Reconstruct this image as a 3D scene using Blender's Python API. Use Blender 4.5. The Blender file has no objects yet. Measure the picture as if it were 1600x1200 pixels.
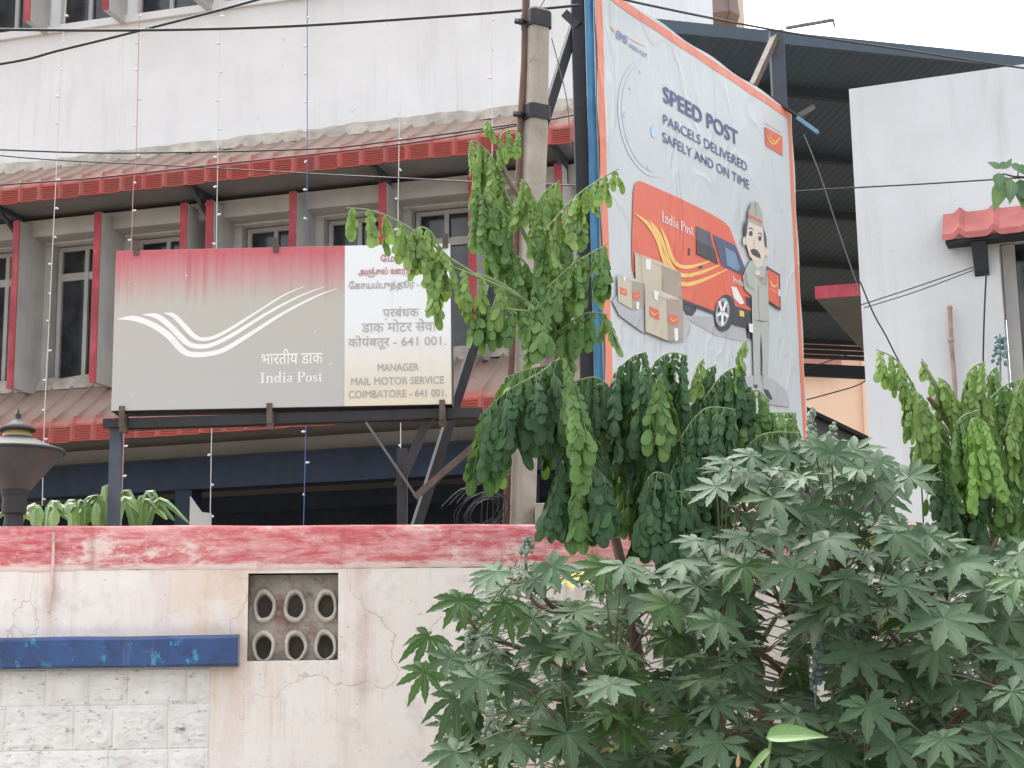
import bpy, math, random
from mathutils import Vector, Matrix, noise as mnoise
from mathutils.geometry import tessellate_polygon as tess
random.seed(7)
R_ = math.radians
SC = bpy.context.scene
COL = SC.collection

# ------------------------------------------------------------------ camera, sky, sun, exposure
FPX, PITCH, ROLL = 2600.0, 0.1930, -0.0157
CAMZ = 1.6
fwd = Vector((0, math.cos(PITCH), math.sin(PITCH)))
_up0 = Vector((0, -math.sin(PITCH), math.cos(PITCH)))
_rt0 = Vector((1, 0, 0))
rt = _rt0 * math.cos(ROLL) + _up0 * math.sin(ROLL)
up = -_rt0 * math.sin(ROLL) + _up0 * math.cos(ROLL)
CAM = Vector((0, 0, CAMZ))
cd = bpy.data.cameras.new('camera'); co = bpy.data.objects.new('camera', cd); COL.objects.link(co)
cd.sensor_width = 36; cd.lens = 36 * FPX / 1600; cd.clip_start = .05; cd.clip_end = 2000
co.matrix_world = Matrix(((rt.x, up.x, -fwd.x, 0), (rt.y, up.y, -fwd.y, 0), (rt.z, up.z, -fwd.z, CAMZ), (0, 0, 0, 1)))
SC.camera = co

SUN_EL, SUN_AZ = R_(64), R_(335)      # azimuth clockwise from +Y: high in the haze beyond the building
W = bpy.data.worlds.new('World'); SC.world = W; W.use_nodes = True
wn = W.node_tree; bg = wn.nodes['Background']
sky = wn.nodes.new('ShaderNodeTexSky'); sky.sky_type = 'NISHITA'; sky.sun_disc = False
sky.sun_elevation = SUN_EL; sky.sun_rotation = SUN_AZ; sky.air_density = 1.0; sky.dust_density = 5.0; sky.ozone_density = 1.0
hs = wn.nodes.new('ShaderNodeHueSaturation'); hs.inputs['Saturation'].default_value = .22
wn.links.new(sky.outputs[0], hs.inputs['Color']); wn.links.new(hs.outputs[0], bg.inputs[0])
bg.inputs[1].default_value = .15
sl = bpy.data.lights.new('sun', 'SUN'); sl.energy = 0.55; sl.angle = R_(24); sl.color = (1, .965, .92)
so = bpy.data.objects.new('sun', sl); COL.objects.link(so)
sdir = Vector((math.sin(SUN_AZ) * math.cos(SUN_EL), math.cos(SUN_AZ) * math.cos(SUN_EL), math.sin(SUN_EL)))
so.rotation_euler = sdir.to_track_quat('Z', 'Y').to_euler()
so.location = (0, -20, 30)
SC.view_settings.view_transform = 'Standard'; SC.view_settings.look = 'None'
SC.view_settings.exposure = 2.0; SC.view_settings.gamma = 1.0
SC.view_settings.use_curve_mapping = False

# ------------------------------------------------------------------ survey helpers: a sighted direction becomes a point at a known distance
def ray(px, py): return (fwd * FPX + rt * (px - 800) - up * (py - 600)).normalized()
def P(px, py, Y):
    d = ray(px, py); return CAM + d * (Y / d.y)
def PZ(px, py, z):
    d = ray(px, py); return CAM + d * ((z - CAMZ) / d.z)
class Plane:
    """vertical plane through o; u runs along it (to the right), n points out of it towards the street"""
    def __init__(s, o, yaw):
        s.o = o.copy(); s.u = Vector((math.cos(yaw), -math.sin(yaw), 0)); s.n = Vector((-math.sin(yaw), -math.cos(yaw), 0))
    def on(s, px, py, v=0.0):
        d = ray(px, py); t = ((s.o + s.n * v - CAM).dot(s.n)) / d.dot(s.n)
        return CAM + d * t
    def uz(s, px, py, v=0.0):
        q = s.on(px, py, v); return (q - s.o).dot(s.u), q.z
    def pt(s, u, z, v=0.0):
        q = s.o + s.u * u + s.n * v; return Vector((q.x, q.y, z))

# ------------------------------------------------------------------ mesh helpers
class MB:
    def __init__(s): s.v = []; s.f = []; s.m = []; s.uv = []; s.r = []; s.hasuv = False
    def poly(s, pts, m=0, uv=None, r=None):
        b = len(s.v); s.v.extend([Vector(p) for p in pts]); s.f.append(tuple(range(b, b + len(pts)))); s.m.append(m)
    def grid(s, rows, m=0, uvs=None, rnd=None, closed=False):
        """rows: equal-length lists of points"""
        b = len(s.v); n = len(rows[0])
        for r in rows: s.v.extend(r)
        for i in range(len(rows) - 1):
            for j in range(n if closed else n - 1):
                k = (j + 1) % n
                s.f.append((b + i * n + j, b + i * n + k, b + (i + 1) * n + k, b + (i + 1) * n + j)); s.m.append(m)
                if uvs is not None:
                    s.hasuv = True
                    s.uv.append((len(s.f) - 1, (uvs[i][j], uvs[i][k], uvs[i + 1][k], uvs[i + 1][j]), rnd))
    def box(s, o, a, b, c, m=0):
        """parallelepiped from corner o along vectors a,b,c"""
        o = Vector(o); a = Vector(a); b = Vector(b); c = Vector(c)
        if a.cross(b).dot(c) < 0: a, b = b, a
        q = [o, o + a, o + a + b, o + b, o + c, o + a + c, o + a + b + c, o + b + c]
        k = len(s.v); s.v.extend(q)
        for f in ((0, 3, 2, 1), (4, 5, 6, 7), (0, 1, 5, 4), (1, 2, 6, 5), (2, 3, 7, 6), (3, 0, 4, 7)):
            s.f.append(tuple(k + i for i in f)); s.m.append(m)
    def bar(s, p, q, w, h, m=0, ref=Vector((0, 0, 1))):
        """square-section bar from p to q"""
        p = Vector(p); q = Vector(q); d = (q - p).normalized()
        if abs(d.dot(ref)) > .95: ref = Vector((0, 1, 0))
        x = d.cross(ref).normalized(); y = x.cross(d).normalized()
        s.box(p - x * w / 2 - y * h / 2, x * w, y * h, q - p, m)
    def tube(s, pts, rad, n=8, m=0, cap=True):
        pts = [Vector(p) for p in pts]
        if not hasattr(rad, '__len__'): rad = [rad] * len(pts)
        rows = []; x = None
        for i, p in enumerate(pts):
            d = (pts[min(i + 1, len(pts) - 1)] - pts[max(i - 1, 0)])
            if d.length < 1e-9: d = Vector((0, 0, 1))
            d.normalize()
            if x is None:
                ref = Vector((0, 0, 1)) if abs(d.z) < .9 else Vector((0, 1, 0)); x = d.cross(ref).normalized()
            else:
                x = (x - d * x.dot(d))
                x = x.normalized() if x.length > 1e-6 else d.orthogonal().normalized()
            y = d.cross(x)
            rows.append([p + (x * math.cos(2 * math.pi * k / n) + y * math.sin(2 * math.pi * k / n)) * rad[i] for k in range(n)])
        s.grid(rows, m, closed=True)
        if cap: s.poly(rows[0][::-1], m); s.poly(rows[-1], m)
    def lathe(s, c, prof, n=28, m=0):
        c = Vector(c)
        rows = [[c + Vector((r * math.cos(2 * math.pi * k / n), r * math.sin(2 * math.pi * k / n), z)) for k in range(n)] for r, z in prof]
        s.grid(rows, m, closed=True)
    def prism(s, pts, ext, m=0):
        pts = [Vector(p) for p in pts]; ext = Vector(ext); q = [p + ext for p in pts]; n = len(pts)
        s.poly(pts[::-1], m); s.poly(q, m)
        for i in range(n): s.poly([pts[i], pts[(i + 1) % n], q[(i + 1) % n], q[i]], m)
    def ball(s, c, r, m=0, nu=8, nv=5):
        c = Vector(c)
        rows = [[c + Vector((r * math.sin(math.pi * j / nv) * math.cos(2 * math.pi * k / nu), r * math.sin(math.pi * j / nv) * math.sin(2 * math.pi * k / nu), r * math.cos(math.pi * j / nv))) for k in range(nu)] for j in range(nv, -1, -1)]
        s.grid(rows, m, closed=True)
    def build(s, name, mats, parent=None, loc=None, smooth=False, bevel=0, label=None, weld=False):
        me = bpy.data.meshes.new(name)
        off = Vector(parent.location) if parent else (Vector(loc) if loc is not None else s.base())
        if parent and parent.parent: off = off + Vector(parent.parent.location)
        me.from_pydata([tuple(p - off) for p in s.v], [], s.f)
        if not isinstance(mats, (list, tuple)): mats = [mats]
        for m in mats: me.materials.append(m)
        me.polygons.foreach_set('material_index', s.m)
        if s.hasuv:
            l = me.uv_layers.new(name='UVMap'); l2 = me.uv_layers.new(name='rnd')
            for fi, u4, r in s.uv:
                st = me.polygons[fi].loop_start
                for k in range(4):
                    l.data[st + k].uv = u4[k]
                    if r: l2.data[st + k].uv = r
        if smooth: me.polygons.foreach_set('use_smooth', [True] * len(s.f))
        o = bpy.data.objects.new(name, me); COL.objects.link(o)
        if parent: o.parent = parent
        else: o.location = off
        if label: o['label'] = label
        if bevel:
            b = o.modifiers.new('bevel', 'BEVEL'); b.width = bevel; b.segments = 2; b.limit_method = 'ANGLE'; b.angle_limit = R_(40)
        me.update()
        return o
    def base(s):
        zs = min(p.z for p in s.v); n = len(s.v)
        return Vector((sum(p.x for p in s.v) / n, sum(p.y for p in s.v) / n, zs))
def thing(name, label, cat, loc, group=None):
    o = bpy.data.objects.new(name, None); COL.objects.link(o); o.location = loc; o.empty_display_size = .2
    return tag(o, label, cat, group)
def tag(o, label, cat, group=None):
    o['label'] = label; o['category'] = cat
    if group: o['group'] = group
    return o
def struct(o): o['kind'] = 'structure'; return o
def catmull(pts, n=6):
    """smooth any-dimensional polyline"""
    pts = [tuple(p) for p in pts]; out = []
    for i in range(len(pts) - 1):
        p0 = pts[max(i - 1, 0)]; p1 = pts[i]; p2 = pts[i + 1]; p3 = pts[min(i + 2, len(pts) - 1)]
        for k in range(n):
            t = k / n
            out.append(tuple(.5 * (2 * b + (c - a) * t + (2 * a - 5 * b + 4 * c - d) * t * t + (3 * b - a - 3 * c + d) * t ** 3) for a, b, c, d in zip(p0, p1, p2, p3)))
    out.append(pts[-1]); return out

# ------------------------------------------------------------------ materials
class NT:
    def __init__(s, name):
        s.mat = bpy.data.materials.new(name); s.mat.use_nodes = True; s.t = s.mat.node_tree; s.b = s.t.nodes['Principled BSDF']
        s.tc = s.t.nodes.new('ShaderNodeTexCoord')
    def n(s, typ, **kw):
        o = s.t.nodes.new('ShaderNode' + typ)
        for k, v in kw.items():
            if k in o.inputs: s.set(o.inputs[k], v)
            else: setattr(o, k, v)
        return o
    def set(s, inp, v):
        if isinstance(v, bpy.types.NodeSocket): s.t.links.new(v, inp)
        else: inp.default_value = v
    def noise(s, scale=(1, 1, 1), freq=1.0, detail=5, rough=.55, vec=None, dist=0.0):
        mp = s.n('Mapping', Scale=scale); s.t.links.new(vec or s.tc.outputs['Object'], mp.inputs['Vector'])
        o = s.n('TexNoise', Scale=freq, Detail=detail, Roughness=rough, Distortion=dist); s.t.links.new(mp.outputs[0], o.inputs['Vector'])
        return o.outputs[0]
    def ramp(s, val, a, b, lo=0.0, hi=1.0):
        o = s.n('MapRange'); o.clamp = True; s.set(o.inputs[0], val); s.set(o.inputs[1], a); s.set(o.inputs[2], b); s.set(o.inputs[3], lo); s.set(o.inputs[4], hi)
        return o.outputs[0]
    def mix(s, fac, a, b, mode='MIX'):
        o = s.n('Mix'); o.data_type = 'RGBA'; o.blend_type = mode; o.clamp_factor = True
        s.set(o.inputs[0], fac)
        for k, v in ((6, a), (7, b)):
            s.set(o.inputs[k], v if isinstance(v, bpy.types.NodeSocket) else (*v, 1))
        return o.outputs[2]
    def math(s, op, a, b=0.0):
        o = s.n('Math'); o.operation = op; s.set(o.inputs[0], a); s.set(o.inputs[1], b); return o.outputs[0]
    def sep(s, src=None):
        o = s.n('SeparateXYZ'); s.t.links.new(src or s.tc.outputs['Object'], o.inputs[0]); return o.outputs
    def bump(s, h, strength=.3, dist=.01):
        o = s.n('Bump'); o.inputs['Strength'].default_value = strength; o.inputs['Distance'].default_value = dist
        s.t.links.new(h, o.inputs['Height']); s.t.links.new(o.outputs[0], s.b.inputs['Normal'])
    def done(s, col, rough=.8, metal=0.0, spec=.5):
        s.set(s.b.inputs['Base Color'], col if isinstance(col, bpy.types.NodeSocket) else (*col, 1))
        s.set(s.b.inputs['Roughness'], rough); s.b.inputs['Metallic'].default_value = metal
        s.b.inputs['Specular IOR Level'].default_value = spec
        return s.mat
def M(name, col, rough=.8, var=.18, vs=2.5, streak=0.0, scol=(.12, .1, .09), spots=0.0, bump=0.0, bs=40, metal=0.0, spec=.4, sfreq=1.0):
    m = NT(name)
    n1 = m.ramp(m.noise(freq=vs, detail=7, rough=.6), .3, .7, 1 - var, 1 + var)
    c = m.mix(1.0, col, (1, 1, 1), 'MULTIPLY')
    vv = m.n('CombineXYZ'); [m.set(vv.inputs[i], n1) for i in range(3)]
    c = m.mix(1.0, c, vv.outputs[0], 'MULTIPLY')
    if streak:
        st = m.noise(scale=(7 * sfreq, 7 * sfreq, .45 * sfreq), freq=1.0, detail=6, rough=.65)
        big = m.noise(freq=.9, detail=3)
        f = m.math('MULTIPLY', m.ramp(st, .5, .75), m.ramp(big, .35, .65))
        c = m.mix(m.math('MULTIPLY', f, streak), c, scol)
    if spots:
        sp = m.noise(freq=9, detail=4, rough=.7)
        c = m.mix(m.ramp(sp, .66, .74, 0, spots), c, scol)
    if bump: m.bump(m.noise(freq=bs, detail=6, rough=.65), bump, .012)
    return m.done(c, rough, metal, spec)

MAT = {}
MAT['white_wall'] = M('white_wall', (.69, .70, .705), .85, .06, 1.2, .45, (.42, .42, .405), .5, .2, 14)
MAT['white_wall_b'] = M('white_wall_b', (.585, .615, .635), .85, .08, 1.0, .55, (.38, .36, .33), .45, .2, 14)
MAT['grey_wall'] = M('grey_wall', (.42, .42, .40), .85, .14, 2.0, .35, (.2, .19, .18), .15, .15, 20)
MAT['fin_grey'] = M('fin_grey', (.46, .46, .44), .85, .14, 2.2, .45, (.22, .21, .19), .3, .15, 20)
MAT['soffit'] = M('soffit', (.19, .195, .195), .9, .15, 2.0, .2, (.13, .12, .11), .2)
MAT['cement'] = M('cement', (.40, .37, .32), .95, .3, 5, .3, (.16, .14, .11), .5, .5, 25)
MAT['red_paint'] = M('red_paint', (.33, .045, .058), .7, .3, 4, .6, (.50, .24, .23), .6)
MAT['frame_white'] = M('frame_white', (.43, .43, .42), .6, .12, 3, .25, (.25, .24, .22))
MAT['black_metal'] = M('black_metal', (.022, .023, .028), .55, .35, 6, .4, (.07, .045, .035), .4, .15, 60, 0, .4)
MAT['slate_metal'] = M('slate_metal', (.055, .070, .095), .55, .3, 6, .4, (.10, .07, .05), .4, .1, 60)
MAT['blue_metal'] = M('blue_metal', (.035, .17, .33), .5, .25, 6, .5, (.10, .08, .06), .4)
MAT['pale_blue_metal'] = M('pale_blue_metal', (.16, .33, .46), .5, .2, 6, .3, (.12, .1, .08), .3)
MAT['rust'] = M('rust', (.13, .075, .055), .8, .35, 12, .5, (.05, .035, .03), .5, .3, 60)
MAT['rust_steel'] = M('rust_steel', (.10, .075, .06), .7, .35, 14, .4, (.03, .027, .026), .5, .3, 60)
MAT['steel'] = M('steel', (.13, .127, .12), .5, .25, 10, .4, (.08, .07, .06), .3, .1, 60, .3)
MAT['pole_concrete'] = M('pole_concrete', (.36, .325, .275), .95, .22, 5, .6, (.15, .13, .11), .6, .45, 45)
MAT['navy_paint'] = M('navy_paint', (.012, .024, .048), .7, .3, 3, .5, (.05, .055, .065), .4)
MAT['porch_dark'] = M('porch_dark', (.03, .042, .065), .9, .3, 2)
MAT['cable'] = M('cable', (.03, .032, .034), .6, .1)
MAT['cable_grey'] = M('cable_grey', (.11, .115, .12), .6, .1)
MAT['wire_white'] = M('wire_white', (.62, .6, .58), .5, .05)
MAT['wire_pink'] = M('wire_pink', (.52, .27, .28), .5, .05)
MAT['wire_blue'] = M('wire_blue', (.09, .13, .33), .5, .05)
MAT['bulb'] = M('bulb', (.72, .74, .80), .25, .05)
MAT['peach'] = M('peach', (.80, .58, .43), .85, .06, .6, .25, (.55, .38, .28))
MAT['brown_panel'] = M('brown_panel', (.40, .20, .16), .8, .1, 1)
MAT['cream'] = M('cream', (.72, .64, .52), .85, .08, .5, .3, (.45, .38, .3))
MAT['brown_shade'] = M('brown_shade', (.24, .19, .18), .85, .12, 1)
MAT['shed_blue'] = M('shed_blue', (.065, .092, .118), .75, .12, .4, .2, (.05, .06, .07))
MAT['shed_dark'] = M('shed_dark', (.03, .038, .046), .8, .15, 1)
MAT['slat_grey'] = M('slat_grey', (.035, .038, .04), .8, .15, 1)
MAT['sheet_grey'] = M('sheet_grey', (.16, .165, .17), .8, .15, 1)
MAT['chajja_red'] = M('chajja_red', (.40, .05, .075), .7, .25, 3, .4, (.6, .4, .4), .5)
MAT['asphalt'] = M('asphalt', (.13, .125, .12), .9, .3, 3, 0, (.1, .1, .1), .3, .4, 60)
MAT['paving'] = M('paving', (.42, .39, .35), .9, .25, 2, 0, (.15, .13, .1), .4, .4, 40)
MAT['earth'] = M('earth', (.16, .12, .085), .95, .35, 3, 0, (.08, .06, .04), .4, .5, 30)
MAT['gold'] = M('gold', (.40, .30, .13), .45, .2, 8, .2, (.2, .15, .08))
MAT['lamp_grey'] = M('lamp_grey', (.040, .041, .043), .6, .25, 6, .5, (.09, .08, .07), .3, 0, 40, 0, .2)
MAT['lamp_shade'] = M('lamp_shade', (.085, .086, .088), .5, .25, 5, .5, (.05, .042, .035), .3, 0, 40, 0, .25)

def mat_glass():
    m = NT('window_glass'); c = m.mix(m.ramp(m.noise(freq=3, detail=4), .4, .7), (.012, .014, .018), (.05, .055, .06))
    return m.done(c, .12, 0, .6)
MAT['glass'] = mat_glass()

def mat_cream_wall():
    m = NT('stained_cream_plaster'); z = m.sep()
    base = m.mix(m.ramp(m.noise(freq=1.3, detail=8, rough=.65), .3, .7), (.84, .79, .745), (.75, .68, .63))
    pink = m.noise(scale=(3.2, 3.2, .5), freq=1.0, detail=6, rough=.7)
    base = m.mix(m.ramp(pink, .52, .78, 0, .55), base, (.55, .36, .32))
    ochre = m.noise(scale=(1.6, 1.6, .22), freq=1.3, detail=4)
    base = m.mix(m.ramp(ochre, .60, .74, 0, .6), base, (.66, .44, .26))
    gr = m.noise(freq=6, detail=8, rough=.75)
    base = m.mix(m.ramp(gr, .52, .78, 0, .6), base, (.40, .36, .33))
    ver = m.noise(scale=(9, 9, .35), freq=1.1, detail=7, rough=.7); base = m.mix(m.math('MULTIPLY', m.ramp(ver, .54, .74), m.ramp(m.noise(freq=1.5, detail=3), .4, .6, .1, .75)), base, (.47, .33, .27))
    pale = m.noise(freq=2.6, detail=9, rough=.72); base = m.mix(m.ramp(pale, .52, .66, 0, .55), base, (.86, .84, .81))
    sp = m.noise(scale=(1, 1, 1.6), freq=22, detail=3, rough=.6)
    base = m.mix(m.ramp(sp, .68, .76, 0, .6), base, (.24, .19, .16))
    # cracks
    dv = m.n('Mix'); dv.data_type = 'VECTOR'; m.set(dv.inputs[0], .30); m.t.links.new(m.tc.outputs['Object'], dv.inputs[4])
    nz = m.n('TexNoise', Scale=3.0, Detail=9); m.t.links.new(m.tc.outputs['Object'], nz.inputs['Vector']); m.t.links.new(nz.outputs[1], dv.inputs[5])
    vo = m.n('TexVoronoi', Scale=1.7); vo.feature = 'DISTANCE_TO_EDGE'; m.t.links.new(dv.outputs[1], vo.inputs['Vector'])
    ck = m.math('MULTIPLY', m.ramp(vo.outputs[0], .0008, .0045, 1, 0), m.ramp(m.noise(freq=1.3, detail=2), .42, .50))
    base = m.mix(m.math('MULTIPLY', ck, .38), base, (.32, .24, .20))
    h = m.math('ADD', m.noise(freq=12, detail=8, rough=.7), m.math('MULTIPLY', ck, -.8))
    m.bump(h, .35, .012)
    return m.done(base, .9, 0, .3)
MAT['cream_wall'] = mat_cream_wall()
def mat_red_band():
    m = NT('brushed_red_paint')
    a = m.noise(scale=(1.4, 1.4, 5), freq=3.2, detail=10, rough=.78, dist=.5)
    b = m.noise(scale=(1, 1, 1), freq=2.2, detail=8, rough=.7)
    br = m.noise(scale=(5, 5, 26), freq=1.6, detail=6, rough=.7, dist=.3)          # brush marks
    c = m.mix(m.ramp(b, .35, .65), (.50, .075, .105), (.60, .17, .165))
    c = m.mix(m.ramp(m.math('ADD', m.math('MULTIPLY', a, .6), m.math('MULTIPLY', br, .4)), .44, .60, 0, .78), c, (.82, .53, .51))
    w = m.noise(scale=(1, 1, 1.6), freq=3.4, detail=10, rough=.78)
    c = m.mix(m.ramp(w, .55, .63, 0, .8), c, (.80, .70, .64))
    z = m.sep()[2]
    low = m.math('ADD', m.ramp(z, ZB_REL, ZB_REL + .055, .34, 0), m.math('MULTIPLY', br, .5))
    c = m.mix(m.ramp(low, .36, .52, 0, .85), c, (.82, .70, .65))
    d = m.noise(scale=(10, 10, .6), freq=1.2, detail=5)
    c = m.mix(m.ramp(d, .58, .76, 0, .6), c, (.34, .11, .07))
    g = m.noise(freq=18, detail=6, rough=.75)
    c = m.mix(m.ramp(g, .60, .74, 0, .65), c, (.27, .17, .16))
    top = m.math('ADD', m.ramp(z, ZT_REL - .028, ZT_REL, 0, .35), m.math('MULTIPLY', g, .5))
    c = m.mix(m.ramp(top, .46, .66, 0, .55), c, (.30, .22, .20))
    m.bump(m.math('ADD', m.math('ADD', a, br), m.noise(freq=26, detail=6)), .35, .008)
    return m.done(c, .85, 0, .25)
def mat_blue_ledge():
    m = NT('chipped_blue_paint')
    c = m.mix(m.ramp(m.noise(freq=3, detail=6), .35, .65), (.026, .060, .165), (.036, .085, .225))
    ch = m.noise(scale=(1.2, 1.2, .7), freq=11, detail=9, rough=.72)
    big = m.noise(freq=1.6, detail=2)
    c = m.mix(m.math('MULTIPLY', m.ramp(ch, .555, .61, 0, .95), m.ramp(big, .43, .56)), c, (.06, .33, .45))
    c = m.mix(m.ramp(m.noise(scale=(14, 14, 1), freq=1, detail=4), .62, .72, 0, .5), c, (.16, .24, .36))
    c = m.mix(m.ramp(m.noise(freq=9, detail=9, rough=.75), .48, .70, 0, .75), c, (.022, .034, .065))
    c = m.mix(m.ramp(m.noise(scale=(1, 1, 3), freq=5, detail=8, rough=.75), .58, .74, 0, .5), c, (.13, .15, .18))
    m.bump(ch, .25, .008)
    return m.done(c, .6, 0, .4)
MAT['blue_ledge'] = mat_blue_ledge()
def mat_block():
    m = NT('whitewashed_rock_face_block')
    c = m.mix(m.ramp(m.noise(freq=7, detail=8, rough=.7), .35, .7), (.82, .81, .785), (.66, .645, .62))
    c = m.mix(m.ramp(m.noise(scale=(1, 1, 2), freq=20, detail=7, rough=.7), .575, .68, 0, .8), c, (.15, .14, .13))
    c = m.mix(m.ramp(m.noise(scale=(4, 4, .8), freq=2, detail=4), .62, .78, 0, .3), c, (.45, .33, .28))
    m.bump(m.noise(freq=45, detail=6, rough=.7), .5, .008)
    return m.done(c, .9, 0, .3)
MAT['block'] = mat_block()
def mat_vent():
    m = NT('weathered_grille_concrete')
    c = m.mix(m.ramp(m.noise(freq=9, detail=8, rough=.7), .35, .7), (.46, .42, .36), (.27, .24, .21))
    c = m.mix(m.ramp(m.noise(freq=5, detail=7, rough=.65), .50, .64, 0, .85), c, (.20, .105, .08))
    c = m.mix(m.ramp(m.noise(freq=13, detail=7, rough=.7), .53, .66, 0, .8), c, (.09, .08, .075))
    m.bump(m.noise(freq=50, detail=6, rough=.7), .5, .008)
    return m.done(c, .95, 0, .2)
MAT['vent'] = mat_vent()
MAT['vent_ring'] = M('vent_ring', (.55, .51, .45), .95, .25, 8, .8, (.2, .12, .09), .8, .5, 40)
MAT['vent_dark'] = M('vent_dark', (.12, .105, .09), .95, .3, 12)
def mat_tile():
    m = NT('weathered_red_tile')
    uvn = m.n('UVMap'); uvn.uv_map = 'UVMap'
    s_ = m.sep(uvn.outputs[0])
    c = m.mix(m.ramp(m.noise(freq=4, detail=6), .35, .65), (.40, .080, .070), (.33, .095, .083))
    pat = m.noise(scale=(3, 3, 3), freq=1.5, detail=7, rough=.7)
    ds = m.math('ADD', s_[1], m.math('MULTIPLY', m.math('SUBTRACT', pat, .5), .7))
    c = m.mix(m.ramp(ds, .50, .78, .95, .05), c, (.285, .215, .175))
    c = m.mix(m.ramp(m.noise(freq=10, detail=7, rough=.7), .58, .75, 0, .6), c, (.12, .085, .07))
    m.bump(m.noise(freq=30, detail=5), .2, .01)
    return m.done(c, .75, 0, .35)
MAT['tile'] = mat_tile()
def mat_sign_grey(z0, z1):
    m = NT('faded_sign_paint'); z = m.sep()[2]
    t = m.ramp(z, z0, z1)
    st = m.noise(scale=(26, 26, .9), freq=1, detail=5, rough=.65)
    t2 = m.math('ADD', t, m.math('MULTIPLY', m.math('SUBTRACT', st, .5), .22))
    c = m.mix(m.ramp(t2, .66, .97), (.46, .445, .395), (.50, .115, .135))
    c = m.mix(m.ramp(t, .08, .50, 1, 0), c, (.445, .445, .43))
    dr = m.math('MULTIPLY', m.ramp(st, .57, .72), m.ramp(t, .55, .95))
    c = m.mix(m.math('MULTIPLY', dr, .55), c, (.33, .10, .11))
    sp = m.noise(scale=(1, 1, .6), freq=30, detail=2)
    c = m.mix(m.ramp(sp, .74, .78, 0, .7), c, (.75, .74, .7))
    return m.done(c, .5, 0, .4)
def mat_sign_white(z0, z1):
    m = NT('yellowed_white_sign_paint'); z = m.sep()[2]
    t = m.ramp(z, z0, z1); st = m.noise(scale=(20, 20, .8), freq=1, detail=5)
    t2 = m.math('ADD', t, m.math('MULTIPLY', m.math('SUBTRACT', st, .5), .3))
    c = m.mix(m.ramp(t2, .12, .50), (.68, .62, .49), (.74, .76, .775))
    c = m.mix(m.ramp(st, .62, .75, 0, .25), c, (.5, .42, .3))
    return m.done(c, .5, 0, .4)
def mat_flex(name, col, rough=.42, glossy=.5):
    """printed vinyl; one shared wrinkle pattern (object space of the hoarding) for sheet and print"""
    m = NT(name)
    c = m.mix(m.ramp(m.noise(freq=1.2, detail=5), .3, .7, 0, .5), col, tuple(x * .86 for x in col))
    big = m.noise(scale=(1.2, 1.2, .8), freq=1.3, detail=2.5, rough=.45, dist=.8)
    r1 = m.noise(scale=(1.6, 1.6, 1.0), freq=1.1, detail=2, dist=1.0)
    v = m.math('ADD', m.ramp(m.math('ABSOLUTE', m.math('SUBTRACT', r1, .5)), 0, .05, .5, 0), m.noise(scale=(3.5, 3.5, 1.6), freq=1.4, detail=3, dist=.8))
    m.bump(m.math('ADD', big, m.math('MULTIPLY', v, .30)), .5, .06)
    return m.done(c, rough, 0, glossy)
def mat_leaf(name, ca, cb, vein, rough=.5, trans=.25, spec=.5, tcol=None, sidev=True):
    m = NT(name)
    uvn = m.n('UVMap'); uvn.uv_map = 'UVMap'; rn = m.n('UVMap'); rn.uv_map = 'rnd'
    s_ = m.sep(uvn.outputs[0]); r_ = m.sep(rn.outputs[0])
    c = m.mix(r_[0], ca, cb)
    n1 = m.ramp(m.noise(freq=14, detail=4), .3, .7, .82, 1.16)
    vv = m.n('CombineXYZ'); [m.set(vv.inputs[i], n1) for i in range(3)]
    c = m.mix(1.0, c, vv.outputs[0], 'MULTIPLY')
    yel = m.ramp(r_[1], .978, .984)
    c = m.mix(m.math('MULTIPLY', yel, .85), c, (.42, .36, .06))
    au = m.math('ABSOLUTE', m.math('SUBTRACT', s_[0], .5))
    mid = m.ramp(au, .015, .055, 1, 0)
    if sidev:
        fr = m.math('FRACT', m.math('SUBTRACT', m.math('MULTIPLY', s_[1], 8.0), m.math('MULTIPLY', au, 3.0)))
        sv = m.ramp(m.math('ABSOLUTE', m.math('SUBTRACT', fr, .5)), .02, .09, .45, 0)
        mid = m.math('MAXIMUM', mid, sv)
    c = m.mix(m.math('MULTIPLY', mid, .6), c, vein)
    m.done(c, rough, 0, spec)
    tr = m.n('BsdfTranslucent'); m.t.links.new(m.mix(.5, c, tcol or (.25, .42, .05)), tr.inputs[0])
    ms = m.n('MixShader'); m.set(ms.inputs[0], trans); m.t.links.new(m.b.outputs[0], ms.inputs[1]); m.t.links.new(tr.outputs[0], ms.inputs[2])
    m.t.links.new(ms.outputs[0], m.t.nodes['Material Output'].inputs[0])
    return m.mat
MAT['castor'] = mat_leaf('castor_leaf', (.009, .032, .011), (.068, .118, .064), (.12, .19, .09), .55, .13, .17)
MAT['castor_young'] = mat_leaf('castor_young_leaf', (.014, .048, .010), (.036, .088, .022), (.14, .21, .07), .55, .22, .25)
MAT['pinnate_light'] = mat_leaf('light_pinnate_leaflet', (.105, .195, .04), (.23, .345, .095), (.24, .36, .14), .5, .28, .3, None, False)
MAT['pinnate_dark'] = mat_leaf('dark_pinnate_leaflet', (.021, .063, .021), (.052, .120, .042), (.09, .16, .07), .5, .15, .3, None, False)
MAT['pinnate_mid'] = mat_leaf('green_pinnate_leaflet', (.060, .138, .032), (.135, .245, .066), (.14, .24, .09), .5, .2, .3, None, False)
MAT['pinnate_bright'] = mat_leaf('bright_pinnate_leaflet', (.13, .27, .045), (.20, .36, .07), (.26, .40, .12), .42, .3, .45, None, False)
MAT['banana'] = mat_leaf('banana_leaf', (.035, .085, .022), (.24, .34, .17), (.3, .4, .2), .5, .2, .3)
MAT['dry_leaf'] = mat_leaf('dry_leaf', (.42, .26, .15), (.34, .2, .11), (.45, .3, .2), .8, .1, .2)
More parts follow.
